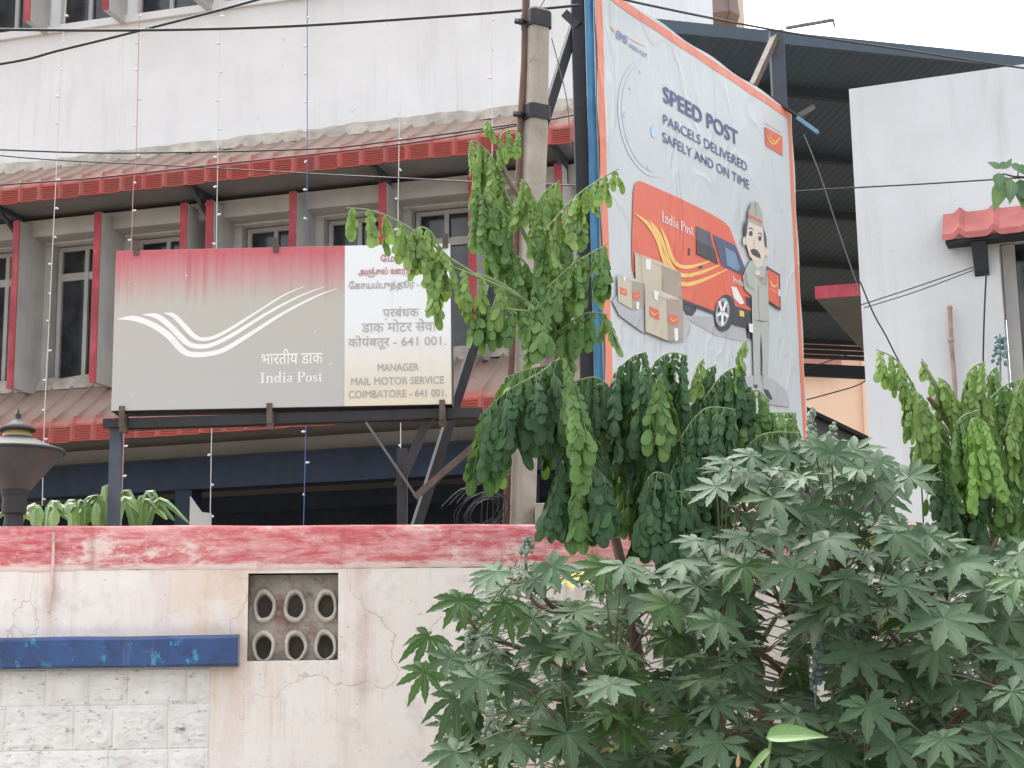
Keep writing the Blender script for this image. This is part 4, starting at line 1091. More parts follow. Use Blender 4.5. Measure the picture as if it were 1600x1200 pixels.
# steelwork
zpt = P(910, -60, 9).z
q = BD.on(912, 300, -.16); q2 = P(914, 300, 9.05)
m = MB(); m.box(Vector((P(900, 300, 9.05).x, 9.05, 0)), (.076, 0, 0), (0, .12, 0), (0, 0, zTop + .3)); m.build('post', MAT['black_metal'], hb, bevel=.006)
m = MB(); m.bar(BD.pt(uL - .012, zBot - .05, -.035), BD.pt(uL - .012, zTop + .1, -.035), .042, .03, 0, BD.n); m.build('frame_edge', MAT['blue_metal'], hb)
m = MB(); qr = BD.pt(uR - .10, 0, -.09); m.box(qr, Vector((.10, 0, 0)), Vector((0, .09, 0)), Vector((0, 0, P(1225, 45, qr.y).z))); m.build('post', MAT['slate_metal'], hb, bevel=.006)
for zz in (zBot + .05, (zBot + zTop) / 2, zTop - .06):
    m = MB(); m.bar(BD.pt(uL, zz, -.045), BD.pt(uR, zz, -.045), .05, .05); m.build('rail', MAT['slate_metal'], hb)
yl = 9.12
m = MB(); m.bar(P(898, 40, yl), P(626, 900, 8.75), .06, .05); m.build('brace', MAT['black_metal'], hb)
m = MB(); m.bar(P(884, 22, 9.1), P(905, 42, 9.06), .05, .05); m.build('cleat', MAT['black_metal'], hb)
m = MB(); yr = qr.y; m.bar(P(1211, 58, yr), P(1176, 135, yr - .25), .05, .04); m.build('brace', MAT['rust_steel'], hb)
m = MB(); m.bar(P(1228, 44, yr), P(1303, 31, yr - .1), .02, .02); m.bar(P(1302, 31, yr - .1), P(1304, 42, yr - .1), .012, .012); m.build('arm', MAT['steel'], hb)
m = MB(); m.bar(P(1246, 184, yr), P(1278, 207, yr - .05), .045, .025); m.build('strap', MAT['pale_blue_metal'], hb)
m = MB(); m.bar(P(1247, 181, yr + .1), P(1272, 167, yr + .1), .04, .03); m.build('strap', MAT['steel'], hb)
m = MB(); m.bar(P(1165, 128, yr - .3), P(1254, 186, yr + .02), .02, .02); m.build('stay_rod', MAT['black_metal'], hb)

# ------------------------------------------------------------------ concrete pole with conduit
YP = 8.5
pole = thing('utility_pole', 'weathered concrete pole with steel bands standing behind the wall', 'pole', (P(818, 800, YP).x, YP, 0))
def sect(px, py, wpx, yaw=.55):
    c = P(px, py, YP); r = wpx / FPX * YP / 2 / 1.02
    return [c + Vector((r * math.cos(yaw + k * math.pi / 2 + t), r * math.sin(yaw + k * math.pi / 2 + t), 0)) for k in range(4) for t in (-R_(36), R_(36))]
m = MB(); rows = [sect(838, 18, 45), sect(836, 200, 44), sect(827, 450, 43), sect(817, 800, 42), ]
lo = sect(817, 800, 42); d_ = (Vector(rows[3][0]) - Vector(rows[2][0])); d_ /= abs(d_.z); rows.append([p + d_ * p.z for p in lo])
m.grid(rows, closed=True); m.poly(rows[0]); 
sh = m.build('shaft', MAT['pole_concrete'], pole, bevel=.004)
for y0, y1, cx in ((22, 46, 838), (168, 190, 836)):
    m = MB(); A1 = sect(cx, y0, 52); B1 = sect(cx, y1, 52); m.grid([A1, B1], closed=True); m.poly(A1); m.poly(B1[::-1]); m.bar(P(cx - 30, (y0 + y1) / 2, YP - .02), P(cx - 18, (y0 + y1) / 2, YP - .05), .05, .02); m.tube([P(cx - 34, (y0 + y1) / 2, YP - .05), P(cx - 24, (y0 + y1) / 2, YP - .05)], .012, 6); m.build('band', MAT['black_metal'], pole)
pc_ = [P(823, -60, YP - .02), P(820, 100, YP - .02), P(813, 190, YP - .02), P(811, 262, YP - .02), P(799, 560, YP - .02), P(790, 830, YP - .02)]
m = MB(); m.tube(pc_ + [Vector((pc_[-1].x - .03, pc_[-1].y, 0))], [.021] * 2 + [.017] * 5, 8); m.build('conduit', MAT['rust'], pole, smooth=True)
# concrete block beside the pole foot
m = MB(); q = P(836, 786, 8.3); m.box(Vector((q.x, 8.3, 0)), (.125, 0, 0), (0, .2, 0), (0, 0, q.z)); tag(m.build('concrete_stub', MAT['pole_concrete'], bevel=.006), 'low concrete stub beside the foot of the concrete pole', 'stub')
# coil of loose wire
m = MB(); rc = random.Random(2)
cc = [P(765, 800, 8.35)]
for k in range(9):
    s = rc.uniform(.7, 1.2); pts = []
    for i in range(26):
        t = 2 * math.pi * i / 25
        pts.append(P(757 + rc.uniform(-1, 1) + 34 * s * math.cos(t) + k * 2 - 8, 800 + 26 * s * math.sin(t) - 10 * s * math.cos(t) + rc.uniform(-1, 1), 8.3 + .1 * math.sin(t) + k * .01))
    m.tube(pts, .0018, 5)
for k in range(4): m.tube(catmull([P(690 + 12 * k, 792 - 3 * k, 8.3), P(720 + 9 * k, 765 - k * 3, 8.3), P(760, 755 - 2 * k, 8.35), P(800, 740 - k * 6, 8.4)], 4), .0028, 5)
for k in range(5): m.tube(catmull([P(755 + 8 * k, 770, 8.38), P(752 + 9 * k, 815, 8.38), P(755 + 8 * k, 900, 8.4)], 4), .0028, 5)
tag(m.build('wire_coil', MAT['cable'], smooth=True), 'loose coil of grey wire hanging beside the pole foot', 'wire')

# ------------------------------------------------------------------ overhead cables
def cable(pts, Y, r, label, mat='cable', n=8):
    m = MB(); Ys = Y if hasattr(Y, '__len__') else [Y] * len(pts)
    q = [P(x, y, d) for (x, y), d in zip(pts, Ys)]; m.tube([Vector(p) for p in catmull(q, n)], r, 6)
    tag(m.build('overhead_cable', MAT[mat], smooth=True), label, 'cable', 'overhead cables crossing the facades')
cable([(-900, 20), (-400, 40), (0, 46), (225, 47), (450, 41), (700, 25), (840, 14), (906, 8)], 9.0, .0085, 'thick dark cable across the top of the white wall to the billboard post')
cable([(-700, 190), (-300, 142), (0, 100), (95, 78), (225, 46), (400, 0), (560, -50), (900, -170)], 9.6, .0085, 'dark cable rising steeply across the upper left corner of the picture')
cable([(-800, 170), (-300, 220), (0, 234), (200, 239), (480, 233), (600, 222), (812, 193)], 10.0, .0055, 'thin cable along the upper awning top sagging towards the concrete pole')
cable([(-700, 130), (-300, 200), (0, 243), (270, 259), (480, 271), (620, 278), (740, 284), (905, 290)], [11, 11, 11, 10.8, 10.5, 10, 9.6, 9.1], .0045, 'thin cable sloping down across the upper awning under the first floor')
cable([(-700, 320), (-300, 308), (0, 289), (160, 277), (340, 257), (500, 240), (650, 222), (820, 194), (900, 179)], 10.5, .0055, 'thin cable following the red lip of the upper awning')
cable([(960, -8), (1000, 5), (1210, 47), (1400, 76), (1640, 112), (2100, 170)], [9.0, 9.2, 10.5, 11.5, 12.5, 14], .0075, 'cable from the billboard top across the bright sky to the right')
cable([(1100, 310), (1245, 299), (1340, 293), (1450, 287), (1560, 280), (1680, 272), (2000, 245)], 12, .006, 'thin cable running level across the white building wall')
cable([(1346, 476), (1420, 452), (1522, 417)], 12.4, .006, 'upper of two thin cables tied to the awning bracket', 'cable_grey')
cable([(1350, 481), (1430, 456), (1524, 421)], 12.4, .005, 'lower of two thin cables tied to the awning bracket', 'cable_grey')
cable([(1344, 440), (1365, 490), (1392, 540), (1420, 610), (1440, 760), (1445, 950)], 12.3, .006, 'short dark cable dropping from the building corner into the leaves')
cable([(1256, 210), (1280, 270), (1310, 360), (1345, 460), (1400, 600), (1430, 800)], 14.5, .006, 'thin stay wire slanting down in front of the dark shed roof', 'cable_grey')
cable([(1255, 578), (1290, 566), (1325, 554)], 22, .008, 'thin wire in front of the brown balcony panel')
cable([(1255, 626), (1300, 614), (1340, 602), (1358, 590)], 22, .009, 'thin wire sagging in front of the peach wall')
cable([(1541, 428), (1538, 490), (1536, 570), (1535, 700), (1535, 1000)], 12.35, .007, 'dark cable hanging straight down beside the right hand window')
cable([(862, 60), (875, 110), (886, 160), (892, 230)], 8.9, .003, 'thin wire drooping from the pole top beside the dark brace', 'cable_grey')
cable([(838, 20), (846, 8), (862, -20)], 8.6, .003, 'thin wire rising from the pole top', 'cable_grey')

# ------------------------------------------------------------------ strings of little lights
m = MB()
prof = [(.005, .0), (.008, .010), (.014, .013), (.014, .036), (.009, .048), (.0, .052)]
m.lathe((0, 0, 0), prof, 10); bulb_me = None
def light_string(pts, mat, label, v=1.12, gap=.36):
    global bulb_me
    q = [FA.on(x, y, v) for x, y in pts]; q = [Vector(p) for p in catmull(q, 8)]
    t = thing('light_string', label, 'string lights', Vector((q[-1].x, q[-1].y, q[-1].z)), 'strings of small lamps hanging down the facade')
    w_ = MB(); w_.tube(q, .0055, 5); w_.build('wire', MAT[mat], t)
    acc = 0; rs = random.Random(len(label)); last = q[0]
    for p in q[1:]:
        seg = (p - last).length; pos = gap - acc
        while pos <= seg:
            c = last + (p - last) * (pos / seg)
            b = bpy.data.objects.new('lamp', bulb_me) if bulb_me else m.build('lamp', MAT['bulb'], loc=(0, 0, 0), smooth=True)
            if not bulb_me: bulb_me = b.data
            else: COL.objects.link(b)
            b.parent = t; b.location = c - Vector(t.location); b.rotation_euler = (rs.uniform(-.5, .5), rs.choice((-1, 1)) * rs.uniform(1.2, 1.9), rs.uniform(-1, 1))
            pos += gap
        acc = seg - (pos - gap); last = p
light_string([(108, -60), (103, 0), (96, 100), (88, 270), (84, 350), (78, 480), (70, 640), (66, 790)], 'wire_white', 'white light string hanging left of the tall signboard, nearest the street lamp')
light_string([(220, -60), (218, 0), (213, 230), (208, 300), (205, 400), (198, 560), (194, 670), (189, 835)], 'wire_pink', 'pink light string hanging behind the left end of the signboard')
light_string([(346, -60), (345, 0), (341, 200), (338, 385), (334, 560), (331, 660), (328, 835)], 'wire_white', 'white light string hanging behind the middle of the swoosh emblem')
light_string([(480, -60), (480, 0), (480, 260), (480, 385), (479, 560), (478, 660), (474, 835)], 'wire_blue', 'blue light string hanging behind the right end of the swoosh')
light_string([(624, 172), (623, 260), (622, 345), (624, 520), (626, 658), (625, 790)], 'wire_white', 'white light string hanging behind the small lettered white panel')
light_string([(766, -60), (767, 0), (769, 190), (768, 330)], 'wire_white', 'white light string hanging left of the concrete pole')

# ------------------------------------------------------------------ street lamp on the wall
YLp = WL.on(20, 815, -.12).y
lc = P(21, 824, YLp); lz_ = lambda y: P(21, y, YLp).z
px = YLp / FPX
lamp = thing('street_lamp', 'grey lantern lamp with conical shade and gold band on wall top', 'lamp', (lc.x, YLp, ZT))
c0 = Vector((lc.x, YLp, 0))
m = MB(); m.lathe(c0, [(14 * px, ZT - .01), (16 * px, ZT + .01), (14 * px, lz_(805)), (19 * px, lz_(802)), (19 * px, lz_(778)), (21 * px, lz_(772)), (21 * px, lz_(767)), (15 * px, lz_(764))], 24); m.build('stem', MAT['lamp_grey'], lamp, smooth=False)
m = MB(); m.lathe(c0, [(18 * px, lz_(768)), (24 * px, lz_(766)), (73 * px, lz_(707)), (70 * px, lz_(706))], 40); m.build('shade', MAT['lamp_shade'], lamp)
m = MB(); m.lathe(c0, [(70 * px, lz_(709)), (76 * px, lz_(708)), (76 * px, lz_(705)), (74 * px, lz_(703)), (56 * px, lz_(697)), (36 * px, lz_(689)), (25 * px, lz_(683)), (16 * px, lz_(681))], 40); m.build('hood', MAT['lamp_grey'], lamp, smooth=True)
m = MB(); m.lathe(c0, [(24 * px, lz_(686)), (20 * px, lz_(671)), (14 * px, lz_(668))], 28); m.build('gold_band', MAT['gold'], lamp, smooth=True)
m = MB(); m.lathe(c0, [(14 * px, lz_(672)), (28 * px, lz_(674)), (28 * px, lz_(670)), (14 * px, lz_(662)), (7 * px, lz_(656)), (4 * px, lz_(652)), (5 * px, lz_(649)), (2 * px, lz_(645)), (0, lz_(636))], 28); m.build('finial_cap', MAT['lamp_grey'], lamp, smooth=True)

# ------------------------------------------------------------------ foliage
RG = random.Random(21)
def leaf_sheet(mb, c, d, side, n, length, width, prof, fold=.25, curl=.2, mat=0, rnd=None, st=6, sag=0.0):
    """one blade: midrib from c along d; prof(t) half width 0..1"""
    rows = []; uvs = []
    for k in range(st + 1):
        t = TOV[k] if prof is OV else k / st; w_ = width * prof(t); q = c + d * (length * t) - n * (curl * length * t * t) - Vector((0, 0, sag * length * t * t))
        e = n * (fold * w_)
        rows.append([q - side * w_ + e, q, q + side * w_ + e]); uvs.append([(0, t), (.5, t), (1, t)])
    mb.grid(rows, mat, uvs, rnd or (RG.random(), RG.random()))
LOBES = [(0, 1.0), (40, .98), (-40, .96), (80, .88), (-80, .86), (118, .70), (-118, .72), (153, .46), (-153, .48)]
TS = [0, .14, .26, .36, .46, .56, .66, .76, .86, .94, 1.0]
WS = [.012, .046, .080, .106, .122, .126, .114, .090, .056, .027, 0]
def castor_leaf(mb, c, n, d, Rm, mat=0, sag=.22, rng=RG, nl=9, ymax=1.0, xr=(0, 1)):
    n = n.normalized(); d = (d - n * d.dot(n)).normalized(); x = d.cross(n)
    rnd = (rng.uniform(*xr), rng.random() * ymax)
    fold = rng.uniform(.10, .35); cup = rng.uniform(-.05, .08)
    for i, (a, l) in enumerate(LOBES[:nl]):
        a = R_(a + rng.uniform(-5, 5)); L = Rm * l * rng.uniform(.90, 1.08)
        dr = d * math.cos(a) + x * math.sin(a); sd = dr.cross(n)
        lsag = sag * rng.uniform(.6, 1.5); tw = rng.uniform(-.25, .25)
        sd = (sd + n * tw).normalized(); nn = sd.cross(dr).normalized()
        if nn.dot(n) < 0: nn = -nn
        rows = []; uvs = []
        for k, (t, w_) in enumerate(zip(TS, WS)):
            wq = w_ * Rm * (1.0 + .13 * (1 if k % 2 else -1) * (t > .3)) * (.75 + .35 * l)
            q = c + dr * (L * t) + n * (cup * L * t * (1 - t) * 2) - Vector((0, 0, lsag * L * t * t))
            e = nn * (fold * wq)
            rows.append([q - sd * wq + e, q, q + sd * wq + e]); uvs.append([(0, t), (.5, t), (1, t)])
        mb.grid(rows, mat, uvs, rnd)
def inside(pt, poly):
    x, y = pt; r = False; j = len(poly) - 1
    for i in range(len(poly)):
        xi, yi = poly[i]; xj, yj = poly[j]
        if (yi > y) != (yj > y) and x < (xj - xi) * (y - yi) / (yj - yi) + xi: r = not r
        j = i
    return r
def petiole(mb, a, b, r=.0025, mat=0):
    d = b - a; mid = a + d * .5 + Vector((0, 0, .12 * d.length)); mb.tube([Vector(p) for p in catmull([a, mid, b], 3)], [r * 1.2] * 3 + [r] * 4, 5, mat, False)
def spike(mb, base, top, r, n, rng, mat=0):
    for i in range(n):
        t = rng.random(); a = rng.uniform(0, 6.28); q = base.lerp(top, t); rr_ = r * (1.1 - .6 * t)
        mb.ball(q + Vector((math.cos(a) * rr_, math.sin(a) * rr_, rng.uniform(-.01, .01))), rng.uniform(.006, .011), mat, 6, 4)
def castor_plant(label, trunk, branches, key, regions, nfill, holes, loc, young=.2, seeds=(), rlo=30, rhi=56):
    t = thing('castor_plant', label, 'plant', loc, 'castor plants in front of the wall')
    tb = MB(); br = MB(); cr = MB(); pt_ = MB(); nodes = []
    tb.tube([Vector(p) for p in catmull(trunk, 5)], [.030 - .012 * i / (5 * (len(trunk) - 1)) for i in range(5 * (len(trunk) - 1) + 1)], 9)
    nodes += [Vector(p) for p in catmull(trunk, 6)]
    for b in branches:
        q = [Vector(p) for p in catmull(b, 6)]; nodes += q; br.tube(q, [.013 - .008 * i / (len(q) - 1) for i in range(len(q))], 7)
    nodes = [p for p in nodes if p.z > .6]
    rng = random.Random(len(label) * 7 + nfill)
    leaves = []
    for (x, y, r_, aim, tilt) in key: leaves.append((x, y, r_, aim, tilt, rng.uniform(5.25, 5.75), 0 if rng.random() > young * .4 else 1))
    tries = 0; fill = []
    while len(fill) < nfill and tries < nfill * 60:
        tries += 1
        reg = rng.choice(regions); xs = [p[0] for p in reg]; ys = [p[1] for p in reg]
        q = (rng.uniform(min(xs), max(xs)), rng.uniform(min(ys), max(ys)))
        if not inside(q, reg) or any(((q[0] - hx) / ha) ** 2 + ((q[1] - hy) / hb_) ** 2 < 1 for hx, hy, ha, hb_ in holes): continue
        dep = rng.uniform(5.6, 7.15)
        if any(abs(q[0] - f[0]) < 22 and abs(q[1] - f[1]) < 18 and abs(dep - f[5]) < .35 for f in fill): continue
        fill.append((q[0], q[1], rng.uniform(rlo, rhi), rng.uniform(200, 340), rng.uniform(.2, 1.0), dep, 1 if rng.random() < young else 0))
    leaves += fill
    for (x, y, r_, aim, tilt, Y, mt) in leaves:
        c = P(x, y, Y); Rm = r_ * Y / FPX * (1.22 if Y < 5.76 else 1.1)
        n = Vector((rng.uniform(-.35, .35), -1.05 + .75 * tilt, .35 + .75 * tilt)).normalized()
        a = R_(aim); d = rt * math.cos(a) + up * math.sin(a) + Vector((0, -.35, 0))
        castor_leaf(cr, c, n, d, Rm, mt, rng.uniform(.22, .5) if tilt < .15 else rng.uniform(.02, .17), rng, 9 if rng.random() < .6 else 8, .97 if Y < 5.76 else 1.0, (.45, 1.0) if Y < 5.76 else (0, .72))  # highlights and depth shade in leaf colour: front leaves paler, rear ones darker
        best = min(nodes, key=lambda p: (p - c).length + (.25 if p.z > c.z else 0) + (.2 if p.y < c.y else 0))
        v = best - c
        if v.length > .75: best = c + v.normalized() * .75 + Vector((0, 0, -.12))
        petiole(pt_, best, c - n * .002)
    tb.build('trunk', MAT['stem_brown'], t, smooth=True)
    br.build('branches', MAT['stem_brown'], t, smooth=True)
    pt_.build('leaf_stalks', MAT['stem_petiole'], t, smooth=True)
    cr.build('crown', [MAT['castor'], MAT['castor_young']], t, smooth=True)
    for (x, y, h, w_, Y, mt) in seeds:
        s_ = MB(); b0 = P(x, y + h / 2, Y); b1 = P(x + rng.uniform(-4, 4), y - h / 2, Y)
        s_.tube([b0 + (b0 - b1) * .6, b0, b1], .004, 5); spike(s_, b0, b1, w_ * Y / FPX / 2, int(h * .9) + 8, rng); s_.build('seed_spike', MAT[mt], t, smooth=True)
    return t
MAT['stem_petiole'] = M('stem_petiole', (.095, .085, .045), .6, .35, 6)
G = lambda x, Y: Vector((x, Y, 0))
keyL = [(885, 1146, 72, 268, .55), (974, 1124, 66, 262, .5), (844, 1108, 50, 215, .7), (955, 1070, 55, 250, .8), (993, 1076, 52, 300, .6), (844, 1007, 46, 285, .2), (910, 988, 46, 240, .4), (777, 893, 40, 200, .5), (790, 943, 42, 250, .1), (720, 940, 46, 240, .25),
        (670, 995, 42, 245, .05), (664, 1050, 40, 235, .05), (704, 1029, 42, 245, .3), (711, 1092, 46, 235, .05), (800, 1160, 56, 215, .6), (749, 1061, 46, 240, .3), (711, 1175, 52, 220, .4), (1005, 924, 66, 205, .5), (974, 883, 46, 280, .5), (942, 886, 46, 255, .3), (863, 885, 44, 330, .3), (835, 905, 40, 30, .3), (740, 1120, 44, 225, .05), (1046, 945, 55, 200, .5), (800, 1060, 46, 262, .2)]
tl = P(985, 1250, 6.3)
castor_plant('leafy castor plant whose drooping star leaves reach furthest left over the cream wall',
    [G(tl.x, 6.3), tl, P(975, 1100, 6.3), P(985, 1030, 6.3), P(1000, 985, 6.4)],
    [[P(1000, 985, 6.4), P(970, 968, 6.3), P(895, 962, 6.2), P(837, 943, 6.2), P(823, 900, 6.2), P(822, 862, 6.2)], [P(895, 962, 6.2), P(866, 950, 6.1), P(840, 925, 6.0), P(790, 900, 6.0)],
     [P(978, 1080, 6.3), P(880, 1040, 6.1), P(805, 1010, 6.0), P(752, 990, 5.9), P(725, 955, 5.9)], [P(975, 1110, 6.3), P(860, 1090, 6.0), P(780, 1070, 5.9), P(720, 1060, 5.9)], [P(980, 1180, 6.2), P(860, 1150, 5.9), P(760, 1150, 5.8)],
     [P(990, 1020, 6.3), P(985, 950, 6.2), P(960, 900, 6.2)], [P(985, 1150, 6.2), P(960, 1100, 5.9), P(960, 1080, 5.8)], [P(985, 1200, 6.1), P(920, 1170, 5.8), P(890, 1150, 5.7)]],
    keyL, [[(725, 940), (775, 895), (860, 878), (1010, 890), (1080, 930), (1080, 1230), (720, 1230), (700, 1120)]], 215, [(800, 985, 22, 22), (880, 930, 26, 16), (900, 1040, 26, 18), (760, 1080, 18, 14)], (tl.x, 6.3, 0), .62,
    [(823, 852, 26, 18, 6.1, 'seed'), (735, 1000, 40, 10, 5.8, 'seed'), (762, 1130, 60, 14, 5.6, 'seed')], 24, 46)
keyM = [(1208, 778, 64, 268, .5), (1293, 842, 58, 262, .6), (1345, 757, 58, 285, .5), (1163, 838, 50, 265, .7), (1397, 833, 56, 280, .5), (1163, 885, 58, 268, .5), (1286, 957, 62, 262, .5), (1122, 972, 50, 240, .4), (1090, 915, 54, 215, .5), (1144, 727, 46, 190, .8), (1214, 735, 42, 320, .9),
        (1126, 1160, 56, 250, .5), (1243, 1118, 52, 240, .6), (1295, 1172, 62, 255, .6), (1240, 890, 52, 250, .3), (1320, 905, 50, 290, .4), (1255, 745, 40, 300, .9), (1420, 745, 46, 350, .4), (1300, 710, 44, 60, .3), (1175, 712, 40, 215, .5), (1232, 706, 42, 160, .35), (1272, 700, 40, 40, .35), (1335, 704, 42, 20, .4), (1375, 722, 44, 330, .4), (1120, 760, 44, 200, .5), (1255, 800, 44, 280, .2)]
tm = P(1262, 1260, 6.7)
castor_plant('castor plant with broad grey green star leaves below the poster corner',
    [G(tm.x, 6.7), tm, P(1255, 1050, 6.7), P(1240, 940, 6.7), P(1255, 840, 6.7)],
    [[P(1250, 1000, 6.7), P(1200, 900, 6.5), P(1165, 800, 6.4), P(1150, 730, 6.4)], [P(1255, 840, 6.7), P(1262, 760, 6.5), P(1285, 700, 6.5)], [P(1245, 930, 6.7), P(1320, 860, 6.5), P(1380, 800, 6.4), P(1410, 750, 6.4)],
     [P(1255, 1080, 6.6), P(1180, 1010, 6.2), P(1130, 960, 6.0)], [P(1258, 1150, 6.5), P(1200, 1140, 6.0), P(1130, 1150, 5.8)], [P(1250, 980, 6.6), P(1290, 960, 6.1), P(1310, 930, 6.0)], [P(1258, 1180, 6.4), P(1290, 1160, 6)]],
    keyM, [[(1040, 930), (1090, 800), (1130, 720), (1250, 695), (1350, 700), (1390, 790), (1400, 960), (1330, 1000), (1300, 1230), (1080, 1230), (1050, 1050)]], 260, [(1203, 960, 42, 70), (1198, 1070, 30, 75), (1275, 1060, 26, 44), (1108, 1010, 22, 18)], (tm.x, 6.7, 0), .22,
    [(1267, 665, 50, 14, 6.3, 'seed'), (1300, 683, 36, 14, 6.3, 'seed'), (1275, 1040, 70, 14, 5.9, 'seed_blue')])
keyR = [(1500, 880, 58, 290, .5), (1410, 914, 58, 285, .5), (1475, 966, 74, 280, .5), (1343, 1022, 70, 275, .5), (1540, 937, 52, 300, .5), (1433, 1049, 58, 285, .5), (1500, 1076, 58, 250, .6), (1581, 1080, 58, 300, .6), (1550, 1148, 64, 275, .5), (1356, 1103, 60, 290, .4), (1397, 1162, 66, 285, .5), (1583, 1030, 52, 230, .6), (1471, 1155, 50, 280, .5), (1450, 835, 44, 290, .4), (1590, 905, 46, 260, .6), (1575, 970, 50, 290, .4), (1465, 1010, 40, 260, .1)]
tr_ = P(1470, 1270, 6.6)
castor_plant('castor plant with large star leaves filling the lower right corner',
    [G(tr_.x, 6.6), tr_, P(1462, 1100, 6.6), P(1450, 1000, 6.6), P(1435, 900, 6.5)],
    [[P(1455, 1040, 6.6), P(1510, 960, 6.4), P(1540, 880, 6.3), P(1558, 840, 6.3)], [P(1460, 1080, 6.5), P(1400, 1000, 6.2), P(1360, 960, 6.1)], [P(1465, 1150, 6.4), P(1540, 1080, 6.1), P(1590, 1020, 6)], [P(1465, 1180, 6.3), P(1400, 1130, 6), P(1350, 1100, 5.9)], [P(1440, 930, 6.5), P(1480, 870, 6.2), P(1500, 850, 6.2)]],
    keyR, [[(1330, 960), (1380, 850), (1440, 820), (1500, 850), (1620, 850), (1640, 1230), (1310, 1230), (1310, 1080)]], 260, [(1562, 900, 22, 26), (1395, 940, 16, 16)], (tr_.x, 6.6, 0), .2,
    [(1558, 905, 50, 14, 5.9, 'seed'), (1563, 545, 46, 22, 6.4, 'seed_blue')])

# pinnate trees ------------------------------------------------------
OV = lambda t: (1 - (2 * min(1, max(0, t)) - 1) ** 2) ** .5 * (.86 + .22 * t) if 0 < t < 1 else 0.03
TOV = [0, .05, .18, .40, .64, .84, .96, 1.0]
def pinna(mb, p0, L, size, out, mat, rng, lat=None):
    lat = lat or Vector((out.y, -out.x, 0)).normalized(); dn = Vector((rng.gauss(0, .13), rng.gauss(0, .12), -1)).normalized()
    n = max(2, int(L / (size * .50))); ax = []
    for i in range(n + 1):
        s = i / n; ax.append(p0 + out * (.10 * L * (1 - math.exp(-4 * s))) + dn * (L * s * .92))
    mb.tube(ax[::max(1, n // 4)], .0016, 4, 4, False)
    for i in range(n + 1):
        s = i / n; l = size * (.55 + .75 * s) * rng.uniform(.88, 1.1); w_ = l * rng.uniform(.26, .34)
        sides = (-1, 1) if i < n else (0,)
        if 0 < i < n and rng.random() < .06: continue
        for sg in sides:
            d = (dn + lat * (.50 * sg * (1 - .3 * s) + rng.uniform(-.16, .16)) + out * rng.uniform(.02, .42)).normalized()
            nn = (out * 1.0 + lat * (sg * rng.uniform(.15, .85)) + Vector((0, 0, rng.uniform(.1, .5)))).normalized()
            nn = (nn - d * nn.dot(d)).normalized(); sd = d.cross(nn)
            leaf_sheet(mb, ax[i] + lat * sg * .002, d, sd, nn, l, w_, OV, rng.uniform(-.38, -.05), rng.uniform(.05, .28), mat, (rng.random(), rng.random() * .94), 7)
def frond(mb, pts, Y, n, L0, L1, size, mat, rng, dy=.0):
    q = [Vector(p) for p in catmull([P(x, y, Y + dy * i) for i, (x, y) in enumerate(pts)], 8)]
    mb.tube(q, [.0055 - .0035 * i / (len(q) - 1) for i in range(len(q))], 6, 4, False)
    tot = sum((q[i + 1] - q[i]).length for i in range(len(q) - 1)); sc = Y / FPX; n = int(n * (1.5 if mat == 2 else 1.3) + .5)
    for k in range(n):
        t = (k + .6) / n; tgt = t * tot; acc = 0
        for i in range(len(q) - 1):
            l = (q[i + 1] - q[i]).length
            if acc + l >= tgt: p = q[i].lerp(q[i + 1], (tgt - acc) / l); tn = (q[i + 1] - q[i]).normalized(); break
            acc += l
        for sg in (-1, 1):
            out = Vector((rng.uniform(-.5, .5), -.75 * (1 if sg < 0 else -.55), 0)); out.normalize()
            L = max(size * .7, (L0 + (L1 - L0) * t) - size * .6) * sc * rng.uniform(.60, 1.16) * (1 if sg < 0 else .9)
            pinna(mb, p + out * .006, L, size * (.60 if mat in (0, 3) else .68 if mat == 1 else .74) * sc * rng.uniform(.85, 1.15), out, mat, rng)
FM = ['pinnate_light', 'pinnate_mid', 'pinnate_dark', 'pinnate_bright']
def pinnate_tree(label, trunk, tr, branches, fronds, loc):
    t = thing('pinnate_tree', label, 'tree', loc, 'pinnate leaved trees by the wall')
    tb = MB(); q = [Vector(p) for p in catmull(trunk, 5)]; tb.tube(q, [tr + (.009 - tr) * (i / (len(q) - 1)) ** .8 for i in range(len(q))], 10); tb.build('trunk', MAT['bark'], t, smooth=True)
    b = MB()
    for br in branches: q = [Vector(p) for p in catmull(br, 5)]; b.tube(q, [.012 - .0065 * i / (len(q) - 1) for i in range(len(q))], 7)
    b.build('branches', MAT['stem_green'], t, smooth=True)
    rng = random.Random(len(label) * 3 + len(fronds)); c = MB()
    for f in fronds: frond(c, f[0], f[1], f[2], f[3], f[4], f[5], f[6], rng, f[7] if len(f) > 7 else 0)
    c.build('crown', [MAT[x] for x in FM] + [MAT['stem_green']], t, smooth=True)
    return t
YA = 6.5
